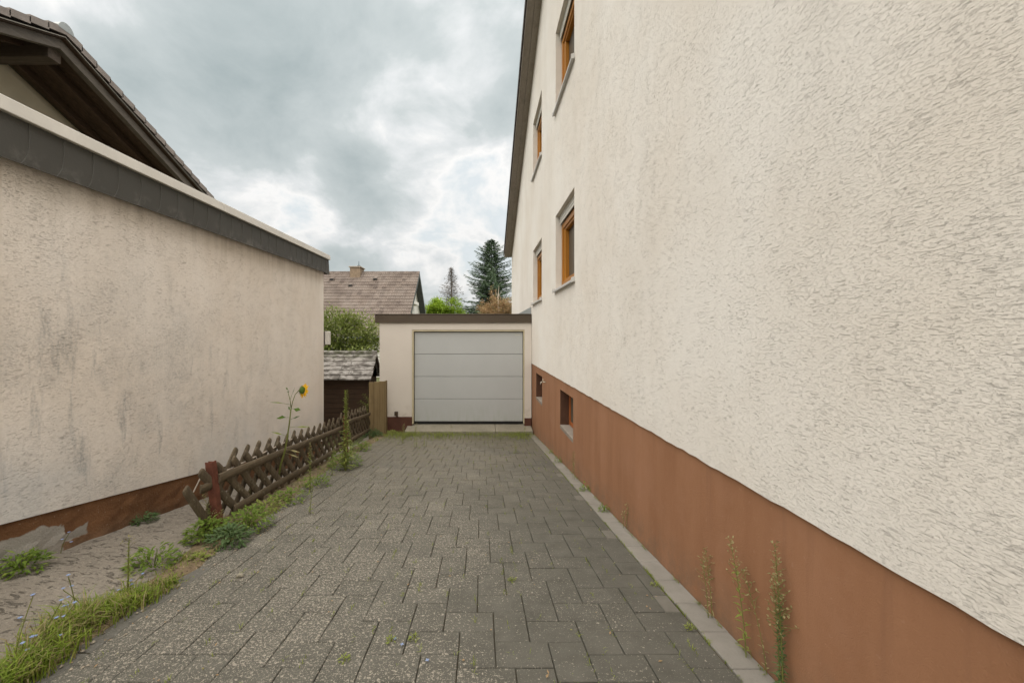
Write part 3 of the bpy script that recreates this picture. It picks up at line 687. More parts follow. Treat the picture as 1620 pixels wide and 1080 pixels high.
# ------------------------------------------------------------------ flat-roofed building on the left
def build_left():
    Y0, Y1 = -2.5, 7.44
    b = thing('outbuilding', 'long flat-roofed building with stained beige wall and grey slate edge on the left', 'building', (-5, 2.5, -.5))
    zb = lambda d: 2.127 + .0232 * d                 # lower edge of the slate band
    top = lambda d: zb(d) + .05
    m = MB(); n = 12; bp = lambda d: gl(d) + .27
    def quad(za, zb_, x_off, y0=Y0, y1=Y1):
        m.poly([(lx(y0) + x_off, y0, za(y0)), (lx(y1) + x_off, y1, za(y1)), (lx(y1) + x_off, y1, zb_(y1)), (lx(y0) + x_off, y0, zb_(y0))])
    quad(bp, top, 0)
    m.poly([(lx(Y1), Y1, -1.6), (-7.5, Y1, -1.6), (-7.5, Y1, top(Y1)), (lx(Y1), Y1, top(Y1))]); m.poly([(lx(Y0), Y0, -1), (lx(Y0), Y0, top(Y0)), (-7.5, Y0, top(Y0)), (-7.5, Y0, -1)])
    m.poly([(-7.5, Y0, -1), (-7.5, Y0, top(Y0)), (-7.5, Y1, top(Y1)), (-7.5, Y1, -1.6)]); m.poly([(lx(Y0), Y0, bp(Y0)), (lx(Y0) - .03, Y0, bp(Y0)), (lx(Y1) - .03, Y1, bp(Y1)), (lx(Y1), Y1, bp(Y1))])
    obj('wall', m, M['left_render'], b)
    # plinth with a slightly uneven face
    m = MB(); ny, nz = 120, 6
    for j in range(ny + 1):
        y = Y0 + (Y1 - Y0) * j / ny
        for k in range(nz + 1):
            t = k / nz; m.v.append((lx(y) - .012 + (1 - t) * .03 * U(.3, 1.2), y, gl(y) - .06 + t * (bp(y) - gl(y) + .062 + (U(-.004, .004) if k == nz else 0))))
    for j in range(ny):
        for k in range(nz): a = j * (nz + 1) + k; m.f.append((a, a + nz + 1, a + nz + 2, a + 1))
    obj('plinth', m, M['brown_plinth'], b)
    r = MB(); r.hexa([(-7.5, Y0, top(Y0)), (lx(Y0) + .03, Y0, top(Y0)), (lx(Y1) + .03, Y1 + .03, top(Y1)), (-7.5, Y1 + .03, top(Y1)),
                      (-7.5, Y0, zb(Y0) + .30), (lx(Y0) + .03, Y0, zb(Y0) + .30), (lx(Y1) + .03, Y1 + .03, zb(Y1) + .30), (-7.5, Y1 + .03, zb(Y1) + .30)])
    rf = obj('roof', r, M['slate'], b)
    # slates: each overlaps the one nearer the street, near edge sweeping forward at the foot
    d = Y0; k = 0
    while d < Y1:
        W = .205; hgt = .268; e = min(d + W + .02, Y1 + .072)
        pts = [(d, hgt), (d - .000, hgt * .62), (d - .006, hgt * .42), (d - .018, hgt * .24), (d - .036, hgt * .10), (d - .055, 0), (e, 0), (e, hgt)]
        m = MB(); th = .009
        tilt = lambda y: .006 * (1 - (y - d + .06) / (e - d + .06))
        fr = [(lx(y) + .058 + .014 * (1 - z / hgt) + tilt(y) + th, y, zb(y) + z) for (y, z) in pts]; bk = [(p[0] - th, p[1], p[2]) for p in fr]
        i = len(m.v); m.v += fr + bk; nn = len(pts)
        m.f.append(tuple(range(nn))[::1]); m.f.append(tuple(range(nn, 2 * nn))[::-1])
        for q in range(nn): m.f.append((q, nn + q, nn + (q + 1) % nn, (q + 1) % nn))
        ft = obj('fascia_tile', m, M['slate'], rf); ft.data.materials.append(M['slate_edge']); d += W; k += 1
        for q in range(2, 8): ft.data.polygons[q].material_index = 1
    # end face band and white capping strip, in lengths
    m = MB(); m.box((-7.4, Y1 + .034, zb(Y1)), (lx(Y1) + .055, Y1 + .072, zb(Y1) + .268)); obj('end_fascia', m, M['slate'], rf)
    cuts = [Y0, 1.05, 4.29, Y1 + .085]
    for a, c in zip(cuts[:-1], cuts[1:]):
        m = MB(); a += .003
        m.hexa([(lx(a) - .10, a, zb(a) + .262), (lx(a) + .098, a, zb(a) + .262), (lx(c) + .098, c, zb(c) + .262), (lx(c) - .10, c, zb(c) + .262),
                (lx(a) - .10, a, zb(a) + .352), (lx(a) + .092, a, zb(a) + .348), (lx(c) + .092, c, zb(c) + .348), (lx(c) - .10, c, zb(c) + .352)])
        obj('edge_trim', m, M['trim_white'], rf, bev=.004)
    boxo('edge_trim', (-7.4, Y1 - .1, zb(Y1) + .262), (lx(Y1) - .105, Y1 + .085, zb(Y1) + .35), M['trim_white'], rf, bev=.004)
    # lamp on the end wall, just peeping past the corner
    p = at(512, 524, 7.55); q = at(523, 545, 7.55)
    l = boxo('wall_lamp', (p.x - .10, Y1 + .001, q.z - .03), (p.x + .052, Y1 + .05, p.z), M['lamp_grey'], b, bev=.004)
    boxo('lamp_cover', (p.x + .056, Y1 + .02, q.z), (q.x, Y1 + .12, p.z), M['trim_white'], l, bev=.008)
M['lamp_grey'] = simple('lamp_bracket', (.15, .13, .12), .5)
build_left()

# ------------------------------------------------------------------ steep house upper left: wide verge overhang
def build_neighbour():
    h = thing('gabled_house', 'dark-roofed house with wide timber gable overhang rising behind the left building', 'house', (-13, 7.8, -1))
    XV, XW, Y0, S = -8.0, -9.6, 7.78, .42; YN, YF = 2.4, 13.4
    ztop = lambda y: 7.07 - S * abs(y - Y0)
    # gable wall
    m = MB(); dz = -.24
    m.poly([(XW, YN + 1, -1.5), (XW, YF - 1, -1.5), (XW, YF - 1, ztop(YF - 1) + dz), (XW, Y0, ztop(Y0) + dz), (XW, YN + 1, ztop(YN + 1) + dz)])
    m.poly([(-18, YN + 1, -1.5), (XW, YN + 1, -1.5), (XW, YN + 1, ztop(YN + 1) + dz), (-18, YN + 1, ztop(YN + 1) + dz)]); m.poly([(XW, YF - 1, -1.5), (-18, YF - 1, -1.5), (-18, YF - 1, ztop(YF - 1) + dz), (XW, YF - 1, ztop(YF - 1) + dz)])
    obj('wall', m, M['house_cream'], h)
    def slab(name, xa, xb, ya, yb, o0, o1, mat, par, bev=0):
        m = MB(); m.hexa([(xa, ya, ztop(ya) + o0), (xb, ya, ztop(ya) + o0), (xb, yb, ztop(yb) + o0), (xa, yb, ztop(yb) + o0), (xa, ya, ztop(ya) + o1), (xb, ya, ztop(ya) + o1), (xb, yb, ztop(yb) + o1), (xa, yb, ztop(yb) + o1)])
        return obj(name, m, mat, par, bev=bev)
    for (ya, yb) in ((YN, Y0), (Y0, YF)):
        rf = slab('roof', -18.5, XV - .31, ya, yb, -.19, -.005, M['tile_dark'], h)
        # underside boarding: planks parallel to the gable
        for i in range(11): slab('soffit_board', XV - .155 - .145 * i, XV - .015 - .145 * i, ya, yb, -.208, -.192, M['dark_beam'], rf)
        slab('barge_rafter', XV - .21, XV - .09, ya, yb, -.40, -.209, M['barge'], rf, .006)
        for x in (-8.76, -9.36): slab('rafter', x, x + .10, ya, yb, -.38, -.209, M['dark_beam'], rf, .006)
        slab('verge_strip', XV - .004, XV + .010, ya, yb, -.185, -.170, M['barge_light'], rf)
        n = int((yb - ya) / .306); s = 1 if ya >= Y0 - .01 else -1
        for k in range(n + 1):
            u0 = k * .306; u1 = u0 + .325
            y_a, y_b = Y0 + s * u0, Y0 + s * u1
            z_a, z_b = ztop(y_a), ztop(y_b) + .035
            m = MB()
            def prism(x0, x1, lo):
                pts = [(x0, y_a, z_a + lo), (x1, y_a, z_a + lo), (x1, y_b, z_b + lo), (x0, y_b, z_b + lo), (x0, y_a, z_a), (x1, y_a, z_a), (x1, y_b, z_b), (x0, y_b, z_b)]
                if s < 0: pts = [pts[3], pts[2], pts[1], pts[0], pts[7], pts[6], pts[5], pts[4]]
                m.hexa(pts)
            prism(XV, XV + .024, -.13); prism(XV - .31, XV - .001, -.022)
            obj('verge_tile', m, M['tile_grey'], rf)
    for x0, x1, z0 in ((-18, -8.2, 6.44),):
        boxo('ridge_beam', (x0, Y0 - .12, z0), (x1, Y0 + .12, 6.84), M['dark_beam_x'], h, bev=.008)
    boxo('purlin', (-18, 3.9, 5.10), (-8.22, 4.12, 5.38), M['dark_beam_x'], h, bev=.008)
    boxo('purlin', (-18, 11.4, 5.10), (-8.22, 11.62, 5.38), M['dark_beam_x'], h, bev=.008)
    for k in range(10):                               # half-round ridge caps
        m = MB(); x1 = XV + .03 - .4 * k; n = 8
        for x in (x1 - .42, x1):
            for j in range(n + 1): a = pi * j / n; rr = .135 + (.012 if x == x1 else 0); m.v.append((x, Y0 + rr * cos(a), 7.0 + rr * 1.05 * sin(a)))
        for j in range(n): m.f.append((j, j + 1, n + 2 + j, n + 1 + j))
        m.f.append(tuple(range(n + 1, 2 * n + 2)))
        obj('ridge_cap', m, M['zinc'] if k == 0 else M['tile_grey'], h)
build_neighbour()

# ------------------------------------------------------------------ far house with brown pantiles
def build_far_house():
    h = thing('tiled_house', 'white house with brown pantile roof and chimney beyond the garage', 'house', (-9.5, 28.5, -1.3))
    DR = 28.5; zr = ZC + 98 * DR / F; xr = -97.7 / F * DR; xl = -16.0; S = .84; run = 5.35
    ze = zr - S * run
    m = MB(); xg = xr - .42; yo = .5
    fy, by = DR - run + yo, DR + run - yo; zw = ze + S * yo - .12
    m.poly([(xl + .4, fy, -1.4), (xg, fy, -1.4), (xg, fy, zw), (xl + .4, fy, zw)]); m.poly([(xg, fy, -1.4), (xg, by, -1.4), (xg, by, zw), (xg, DR, zr - .12), (xg, fy, zw)])
    m.poly([(xl + .4, fy, -1.4), (xl + .4, fy, zw), (xl + .4, DR, zr - .12), (xl + .4, by, zw), (xl + .4, by, -1.4)])
    obj('wall', m, M['house_white'], h)
    m = MB(); m.hexa([(xl, DR - run, ze - .14), (xr, DR - run, ze - .14), (xr, DR, zr - .14), (xl, DR, zr - .14), (xl, DR - run, ze - .03), (xr, DR - run, ze - .03), (xr, DR, zr - .03), (xl, DR, zr - .03)])
    m.hexa([(xl, DR, zr - .14), (xr, DR, zr - .14), (xr, DR + run, ze - .14), (xl, DR + run, ze - .14), (xl, DR, zr - .03), (xr, DR, zr - .03), (xr, DR + run, ze - .03), (xl, DR + run, ze - .03)])
    rf = obj('roof', m, M['verge_grey'], h)
    # pantiles: rolled profile, each course lapping the next
    m = MB(); nc = 21; tw = .30; nt = int((xr - xl) / tw); prof = [(0, .0), (.12, .030), (.30, .042), (.48, .010), (.60, .032), (.78, .042), (.92, .012)]
    for c in range(nc):
        ta, tb = c / nc, (c + 1) / nc + .012; ya, yb = DR - run + run * ta, min(DR, DR - run + run * tb); za, zb = ze + (zr - ze) * ta, ze + (zr - ze) * tb
        i0 = len(m.v); cnt = 0; jit = U(-.02, .02)
        for t in range(nt + 1):
            wob = U(-.006, .006)
            for (u, hh) in prof:
                x = xr - (t + u) * tw + .03
                if x < xl: break
                m.v += [(x, ya - .02, za - .02 + .0), (x, ya - .012 + jit * .2, za + .055 + hh + wob), (x, yb, zb - .01 + hh)]; cnt += 1
        for k in range(cnt - 1):
            a = i0 + 3 * k; m.f += [(a, a + 1, a + 4, a + 3), (a + 1, a + 2, a + 5, a + 4)]
    obj('roof_tiles', m, M['far_tiles'], rf, kind='stuff')
    k = 0; x = xr + .02
    while x > xl:                                     # ridge caps
        m = MB(); n = 6
        for xx, rr in ((x, .135), (x - .42, .12)):
            for j in range(n + 1): a = pi * j / n; m.v.append((xx, DR - rr * cos(a), zr - .03 + rr * .9 * sin(a)))
        for j in range(n): m.f.append((j, j + 1, n + 2 + j, n + 1 + j))
        obj('ridge_cap', m, M['far_tiles'], rf); x -= .40
    for (px, py) in ((526, 443), (555.5, 452.5), (594.5, 442.5)):   # vent tiles
        t = (py - 431) / 65.; d = DR - t * 3.65; d = DR
        # solve depth on the slope
        for _ in range(20): z = ZC - (py - VY) / F * d; d = DR - (zr - z) / S
        p = at(px, py, d); m = MB(); a = [(p.x - .17, d - .16, p.z - .05), (p.x + .17, d - .16, p.z - .05), (p.x + .14, d + .14, p.z + .20), (p.x - .14, d + .14, p.z + .20)]
        tpt = [(p.x - .13, d - .17, p.z + .10), (p.x + .13, d - .17, p.z + .10), (p.x + .10, d + .10, p.z + .24), (p.x - .10, d + .10, p.z + .24)]
        m.hexa(a + tpt); v = obj('vent_tile', m, M['far_tiles'], rf); boxo('vent_mouth', (p.x - .12, d - .185, p.z - .03), (p.x + .12, d - .172, p.z + .08), M['black'], v)
    # barge boards on the visible gable
    for s in (1, -1):
        m = MB(); y2 = DR + s * run; a = [(xr + .002, DR, zr - .30), (xr + .03, DR, zr - .30), (xr + .03, y2, ze - .30), (xr + .002, y2, ze - .30)]; t = [(q[0], q[1], q[2] + .31) for q in a]
        if s < 0: a = a[::-1]; t = t[::-1]
        m.hexa(a + t); obj('barge_board', m, M['verge_grey'], rf)
    # gutter
    m = MB(); m.tube([(xl, DR - run - .05, ze - .07), (xr, DR - run - .05, ze - .07)], [.07, .07], 8); obj('gutter', m, M['verge_grey'], rf)
    # chimney
    p = at(553.5, 431, DR - .55); q = at(569.5, 431, DR - .55); zt = ZC + 106 * 28 / F
    c = boxo('chimney', (p.x, DR - .55, zr - 1.0), (q.x, DR + .42, zt), M['chimney'], rf, bev=.01)
    boxo('chimney_cap', (p.x - .07, DR - .62, zt), (q.x + .07, DR + .49, zt + .075), M['cap'], c, bev=.01)
    m = MB(); cx, cy = (p.x + q.x) / 2 + .12, DR - .05; m.tube([(cx, cy, zt + .076), (cx, cy, zt + .18), (cx, cy, zt + .23), (cx, cy, zt + .27), (cx, cy, zt + .52)], [.15, .13, .05, .025, .012], 8); obj('chimney_pot', m, M['cap_dark'], c)
    # gable window with white hood
    yw = 27.6; w = boxo('window', (xg - .03, 26.3, 2.0), (xg + .035, 27.9, 3.05), M['house_white'], h, bev=.01)
    boxo('pane', (xg + .036, 26.42, 2.1), (xg + .045, 27.05, 2.95), M['glass'], w); boxo('pane', (xg + .036, 27.14, 2.1), (xg + .045, 27.78, 2.95), M['glass'], w)
    m = MB(); m.box((xg, 25.9, 3.2), (xg + .38, 28.6, 3.32)); hood = obj('hood', m, M['house_white'], h, bev=.01)
    for i in range(6): boxo('hood_slat', (xg + .30, 25.95 + i * .5, 3.33), (xg + .34, 26.3 + i * .5, 3.45), M['house_white'], hood)
M['verge_grey'] = simple('dark_grey_barge', (.085, .095, .095), .6, .3, .15)
M['chimney'] = simple('tan_chimney_brick', (.22, .165, .115), .85, .2, .2, 8)
M['cap'] = simple('chimney_cap', (.30, .25, .20), .8)
M['cap_dark'] = simple('chimney_cowl', (.05, .07, .08), .5)
build_far_house()

# ------------------------------------------------------------------ garden shed
def build_shed():
    s = thing('garden_shed', 'low dark brown shed with weathered grey board roof between wall and garage', 'shed', (-3.5, 10.6, -1.2))
    y1, z1, y2, z2 = 9.7, .085, 10.25, .70; xr, xl = -2.64, -4.7
    yb = y2 + (y2 - y1)
    for i in range(11):
        z = -1.2 + .118 * i; boxo('wall_board', (xl + .1, 9.86 + .004 * (i % 2), z), (xr - .12, 9.89 + .004 * (i % 2), z + .114), M['shed'], s, bev=.003)
    m = MB(); m.box((xl + .1, 9.9, -1.2), (xr - .13, yb - .15, .15)); obj('body', m, M['shed'], s)
    n = 6; k = 0
    for k in range(n):                                # lapped roof boards, front pitch; then rear
        t0, t1 = k / n, (k + 1) / n + .05
        ya, yb_, za, zb = y1 + (y2 - y1) * t0, y1 + (y2 - y1) * t1, z1 + (z2 - z1) * t0, z1 + (z2 - z1) * t1
        for (xa, xb) in ((xl, -3.42 + .2 * (k % 2)), (-3.41 + .2 * (k % 2), xr + .012 * (k % 2))):
            m = MB(); o = .034
            m.hexa([(xa, ya, za), (xb, ya, za), (xb, yb_, zb), (xa, yb_, zb), (xa, ya - .008, za + o), (xb, ya - .008, za + o), (xb, yb_, zb + .012), (xa, yb_, zb + .012)]); obj('roof_board', m, M['shed_roof'], s, bev=.004)
    m = MB(); m.hexa([(xl, y2 + .01, z2 - .03), (xr, y2 + .01, z2 - .03), (xr, yb, z1 - .02), (xl, yb, z1 - .02), (xl, y2 + .01, z2 + .02), (xr, y2 + .01, z2 + .02), (xr, yb, z1 + .03), (xl, yb, z1 + .03)]); obj('roof_board', m, M['shed_roof'], s)
    m = MB(); m.tube([(xl, y2 + .01, z2 + .02), (xr, y2 + .01, z2 + .02)], [.055, .055], 8); obj('ridge_roll', m, M['shed_roof'], s, smooth=True)
    # gable end under the verge and its barge boards
    m = MB(); x = xr - .10; m.poly([(x, y1 + .1, z1 + .02), (x, yb - .1, z1 + .02), (x, y2, z2 - .06)]); m.poly([(x, y1 + .2, -1.2), (x, yb - .2, -1.2), (x, yb - .2, z1 + .2), (x, y1 + .2, z1 + .2)]); obj('gable', m, M['shed'], s)
    for (a, za, b, zb) in ((y1 - .01, z1 - .02, y2, z2 - .01), (yb, z1 - .02, y2, z2 - .01)):
        m = MB(); p = [(xr - .035, a, za - .10), (xr - .003, a, za - .10), (xr - .003, b, zb - .10), (xr - .035, b, zb - .10)]; q = [(v[0], v[1], v[2] + .10) for v in p]
        if a > b: p = p[::-1]; q = q[::-1]
        m.hexa(p + q); obj('barge_board', m, M['shed'], s)
build_shed()

# ------------------------------------------------------------------ lattice fence
def fx(d): return -2.08 - .0513 * (d - 3.19)
def build_fence():
    f = thing('lattice_fence', 'low weathered brown lattice fence of crossed half-round poles along the verge', 'fence', (-2.2, 5.8, g(5.8)))
    gz = lambda d: g(d) + .0
    # half-round pole, flat side at +x .. local: along z, bulging to +x
    def pole_mesh(L, r):
        m = MB(); n = 5; zs = [(-L / 2, .8), (-L / 2 + .01, 1), (L / 2 - .03, 1), (L / 2 - .008, .8), (L / 2, .4)]
        for z, k in zs:
            for j in range(n + 1): a = -pi / 2 + pi * j / n; m.v.append((r * .42 * k * cos(a), r * k * sin(a), z))
        for q in range(len(zs) - 1):
            for j in range(n + 1): a = q * (n + 1); m.f.append((a + j, a + (j + 1) % (n + 1), a + n + 1 + (j + 1) % (n + 1), a + n + 1 + j))
        m.f.append(tuple(range(n + 1))[::-1]); m.f.append(tuple((len(zs) - 1) * (n + 1) + j for j in range(n + 1)))
        me = m.mesh('lattice_pole'); me.materials.append(M['fence']); return me
    L = .74; variants = [pole_mesh(L * q, r) for q, r in ((1, .037), (.985, .034), (1.015, .039))]
    sl = atan(SL)
    def pole(d, lean, layer, section, hgt=.53, jz=0, ja=0):
        me = random.choice(variants); o = bpy.data.objects.new('lattice_pole', me); COL.objects.link(o); o.parent = f; o.matrix_parent_inverse = Matrix.Translation(-f.location)
        th = radians(43) * lean + ja
        c = Vector((fx(d) + layer, d, gz(d) + hgt - .27 + jz))
        o.location = c; o.rotation_euler = (-th + U(-.02, .02), U(-.02, .02), U(-.03, .03)); return o
    d = 3.07; k = 0
    while d < 8.50:
        if not (6.48 < d < 6.62):
            hgt = .545 if d < 6.5 else .60
            if 1:
                pole(d + .22, -1, -.030, 0, hgt, U(-.012, .012), U(-.025, .025))       # front layer: top towards the street
                if d > 3.3: pole(d - .20 + .03, 1, -.072, 0, hgt, U(-.012, .012), U(-.025, .025))  # back layer
        d += .212; k += 1
    # collapsed poles left of the first post
    for (dd, le, la, jz, ja) in ((3.10, -1, -.05, -.10, .15), (3.16, 1, -.08, -.16, -.25)): pole(dd, le, la, 0, .5, jz, ja)
    def rail(da, db, hh, off, r, ext=0):
        m = MB(); n = 5; N_ = 8
        for q in range(N_ + 1):
            dd = da + (db - da) * q / N_; w = U(-.004, .004)
            for j in range(n + 1): a = -pi / 2 + pi * j / n; m.v.append((fx(dd) + off + r * .42 * cos(a), dd, gz(dd) + hh + w + r * sin(a)))
        for q in range(N_):
            for j in range(n + 1): a = q * (n + 1); m.f.append((a + j, a + n + 1 + j, a + n + 1 + (j + 1) % (n + 1), a + (j + 1) % (n + 1)))
        m.f.append(tuple(range(n + 1))); m.f.append(tuple(N_ * (n + 1) + j for j in range(n + 1))[::-1]); obj('rail', m, M['fence_rail'], f)
    rail(3.21, 6.56, .40, -.002, .037); rail(3.42, 6.56, .088, -.002, .038); rail(6.60, 8.60, .46, -.002, .035); rail(6.60, 8.60, .13, -.002, .035)
    rail(3.02, 3.17, .36, -.03, .034)
    # T-section steel posts
    for (px, py, d, top, dx) in ((350, 838, 3.19, .54, -.085), (541, 716, 6.58, .60, -.02)):
        x = fx(d) + .09 if px != 350 else -2.02; z0 = g(d) - .2; z1 = g(d) + top; m = MB()
        for (xa, xb, ya, yb) in ((-.008, .0, -.028, .028), (-.045, -.008, -.004, .004)):
            m.hexa([(x + xa, d + ya, z0), (x + xb, d + ya, z0), (x + xb, d + yb, z0), (x + xa, d + yb, z0), (x + xa + dx, d + ya, z1), (x + xb + dx, d + ya, z1), (x + xb + dx, d + yb, z1), (x + xa + dx, d + yb, z1)])
        m2 = MB(); m2.hexa([(x - .05, d - .034, z0), (x + .004, d - .034, z0), (x + .004, d - .026, z0), (x - .05, d - .026, z0), (x - .05 + dx, d - .034, z1), (x + .004 + dx, d - .034, z1), (x + .004 + dx, d - .026, z1), (x - .05 + dx, d - .026, z1)])
        i = len(m.v); m.v += m2.v; m.f += [tuple(i + q for q in ff) for ff in m2.f]
        obj('post', m, M['red_post'], f)
    # pale stick leaning on the near end
    m = MB(); a = at(327, 736, 3.2); b = at(306, 778, 3.15); m.tube([a, b], [.006, .005], 5); tag(obj('stick', m, M['pale_stick']), 'thin pale stick leaning at the broken near end of the lattice fence', 'stick')
    m = MB(); m.tube([(fx(3.4) - .05, 3.4, gz(3.4) + .42), (fx(4.9) - .05, 4.9, gz(4.9) + .50)], [.007, .007], 5); tag(obj('cane', m, M['pale_stick']), 'long thin grey cane lying along the back of the lattice fence', 'stick')
    # boarded panel at the far end of the fence
    p = thing('plank_panel', 'upright tan plank panel closing the fence beside the garage pier', 'panel', (-2.3, 8.8, g(8.8)))
    xs = [at(583.2, 0, 8.66).x, at(591.5, 0, 8.66).x, at(600, 0, 8.66).x, at(608, 0, 8.66).x]
    for k in range(3):
        za = ZC - (604.5 - k * .8 - VY) / F * 8.66
        boxo('plank', (xs[k] + .0015, 8.66 + .003 * (k % 2), -1.12), (xs[k + 1] - .0015, 8.69 + .003 * (k % 2), za), M['plank'], p, bev=.003)
    boxo('side_plank', (xs[3] + .001, 8.665, -1.12), (xs[3] + .028, 8.82, za + .005), M['plank'], p, bev=.003)
    for zz in (-.72, -.15): boxo('batten', (xs[0] + .01, 8.695, zz), (xs[3] - .01, 8.72, zz + .06), M['plank'], p)
M['pale_stick'] = simple('pale_dry_cane', (.42, .36, .30), .8)
build_fence()

# ------------------------------------------------------------------ plants
def stem_pts(base, h, sway, n=7, dirn=None):
    a = U(0, 2 * pi) if dirn is None else dirn
    return [Vector(base) + Vector((cos(a) * sway * (k / n) ** 1.6, sin(a) * sway * (k / n) ** 1.6, h * k / n)) for k in range(n + 1)]
def along(pts, t):
    k = min(int(t * (len(pts) - 1)), len(pts) - 2); return pts[k].lerp(pts[k + 1], t * (len(pts) - 1) - k)
def tall_weed(base, h, label, leafmat='weed_pale', seeds=.35, dens=70, ll=.06, stems=1, sway=.05, spread=.02, r=.0045, group='tall weeds', seedmat='seed', lw=.008, lo=.05, dirn=None):
    t = thing('tall_weed', label, 'weed', base, group); st = MB(); lf = MB(); sd_ = MB(); tri = 0
    for s in range(stems):
        hh = h * (1 if s == 0 else U(.55, .9)); b = Vector(base) + Vector((U(-spread, spread), U(-spread, spread), -.01)); p = stem_pts(b, hh, sway * hh, dirn=dirn)
        st.tube(p, [r * (1 - .75 * k / 7) for k in range(8)], 5)
        n = int(hh * dens)
        for i in range(n):
            q = lo + (1 - seeds * .5 - lo) * (i + R()) / n; a = i * 2.4 + U(-.4, .4); pos = along(p, q); l = ll * (1 - .74 * q) * U(.55, 1.3)
            lf.leaf(pos, (cos(a), sin(a), U(.0, .8) + 1.3 * q * q), l, lw * U(.8, 1.3), U(.1, .6))
        m = int(hh * seeds * 130) if seeds else 0
        for i in range(m):
            q = 1 - seeds * (i + R()) / m; a = i * 2.4; pos = along(p, q); bl = (.012 + .05 * (1 - q) / seeds * .9) * U(.6, 1.2)
            e = pos + Vector((cos(a), sin(a), U(.5, 1.2))).normalized() * bl
            st.tube([pos, e], [.0009, .0006], 3, False)
            for _ in range(2): sd_.leaf(e, (U(-1, 1), U(-1, 1), U(-.2, 1)), U(.008, .016), U(.005, .009))
    obj('stem', st, M['weed_stem'], t); obj('leaves', lf, M[leafmat], t, kind='stuff')
    if sd_.f: obj('seed_heads', sd_, M[seedmat], t, kind='stuff')
    return t
def clump(base, rad, h, n, label, mat='weed', group='low weed clumps', lw=.35, el=.55, name='weed_clump', ll=1.0):
    m = MB()
    for _ in range(n):
        a = U(0, 2 * pi); rr = rad * sqrt(R()); hh = h * U(.1, 1) * (1 - .6 * (rr / rad) ** 2)
        p = Vector(base) + Vector((cos(a) * rr, sin(a) * rr, hh)); l = U(.025, .06) * (1 + h) * ll
        m.leaf(p, (cos(a + U(-.8, .8)), sin(a + U(-.8, .8)), U(-.1, el * 1.6)), l, l * lw * U(.7, 1.2), U(0, .5))
    for _ in range(max(4, n // 18)):
        a = U(0, 2 * pi); rr = rad * U(.1, .8); m.tube([Vector(base) + Vector((0, 0, -.01)), Vector(base) + Vector((cos(a) * rr, sin(a) * rr, h * U(.4, .9)))], [.003, .0015], 3, False)
    return tag(obj(name, m, M[mat]), label, 'weed', group)

# weeds against the right-hand plinth
def wall_base(px): d = F * (WX - .02) / (px - VX); return Vector((WX - .024, d, g(d)))
tall_weed(wall_base(1241), .56, 'tallest twin-stemmed seeding weed against the terracotta plinth', 'weed_blue', .55, 130, .036, 3, .05, .014, .0030, 'weeds along the plinth', lw=.006, dirn=2.0)
tall_weed(wall_base(1186), .48, 'yellow-green weed with leafy lower stem at the plinth, one stem left of the tallest', 'weed_pale', .42, 60, .06, 1, .16, .012, .0026, 'weeds along the plinth', lw=.010, dirn=1.9)
tall_weed(wall_base(1212), .36, 'thin drying weed between the yellow-green weed and the tallest weed', 'seed', .4, 60, .03, 1, .35, .01, .0018, 'weeds along the plinth', lw=.005, dirn=1.7)
tall_weed(wall_base(1126), .33, 'dried wispy weed with reddish foot at the plinth near the pale border', 'seed', .45, 60, .035, 2, .14, .015, .002, 'weeds along the plinth', lw=.006, dirn=1.8)
tall_weed(wall_base(988), .22, 'faint dry stalk standing midway along the terracotta plinth', 'seed', .5, 40, .03, 2, .1, .02, .0018, 'weeds along the plinth', lw=.005)
tall_weed(wall_base(913), .34, 'pale wispy weed under the nearer cellar window', 'weed_pale', .6, 30, .03, 2, .1, .05, .0016, 'weeds along the plinth', lw=.005)
for i, (px, rad, h, n, mt, lab) in enumerate(((962, .035, .07, 60, 'weed', 'small green tuft at the plinth foot, third from the garage'), (930, .05, .08, 70, 'weed', 'small green tuft at the plinth foot just before the cellar window'),
        (887, .06, .07, 70, 'weed', 'small tuft at the plinth foot below the cellar window'), (873, .06, .06, 60, 'weed_pale', 'small pale tuft at the plinth foot close to the garage'))):
    clump(wall_base(px) + Vector((-.03, 0, 0)), rad, h, n, lab, mt, 'tufts along the plinth', ll=.6)

# fence-side weeds
def gp(px, py): return on_drive(px, py)
b = gp(545, 744); tall_weed(b, 1.04, 'tallest leafy green weed standing before the second fence post', 'weed_pale', .0, 190, .14, 1, .05, .02, .011, 'tall weeds by the fence', lw=.026, lo=.02)
tall_weed(gp(545, 744) + Vector((.0, .03, 0)), 1.06, 'pale flower spike rising through the tallest fence weed', 'weed_pale', .35, 110, .085, 1, .04, .02, .006, 'tall weeds by the fence', 'weed_pale', lw=.016)
tall_weed(gp(557, 733), .60, 'shorter pale plumed weed just right of the tallest fence weed', 'weed_pale', .5, 110, .07, 1, .1, .02, .005, 'tall weeds by the fence', 'seed', lw=.014)
tall_weed(gp(491, 778), .53, 'slim pale plumed weed midway along the lattice fence', 'weed_pale', .5, 110, .07, 1, -.05, .02, .005, 'tall weeds by the fence', 'seed', lw=.012)
tall_weed(gp(526, 752), .42, 'thin small weed left of the tallest fence weed', 'weed_pale', .4, 90, .06, 1, .1, .02, .003, 'tall weeds by the fence', lw=.010)
tall_weed(gp(489, 812), .28, 'small upright seedling weed at the edge of the pavers', 'weed_pale', .3, 90, .05, 1, .1, .02, .003, 'tall weeds by the fence', lw=.010)
tall_weed(gp(340, 842), .32, 'dry seeded stalks before the red near post', 'seed', .7, 50, .03, 4, .2, .04, .002, 'tall weeds by the fence', lw=.006)
tall_weed(gp(392, 800), .22, 'dry pale stalks under the lower rail near the first post', 'weed_pale', .6, 60, .04, 3, .2, .05, .002, 'tall weeds by the fence', lw=.007)
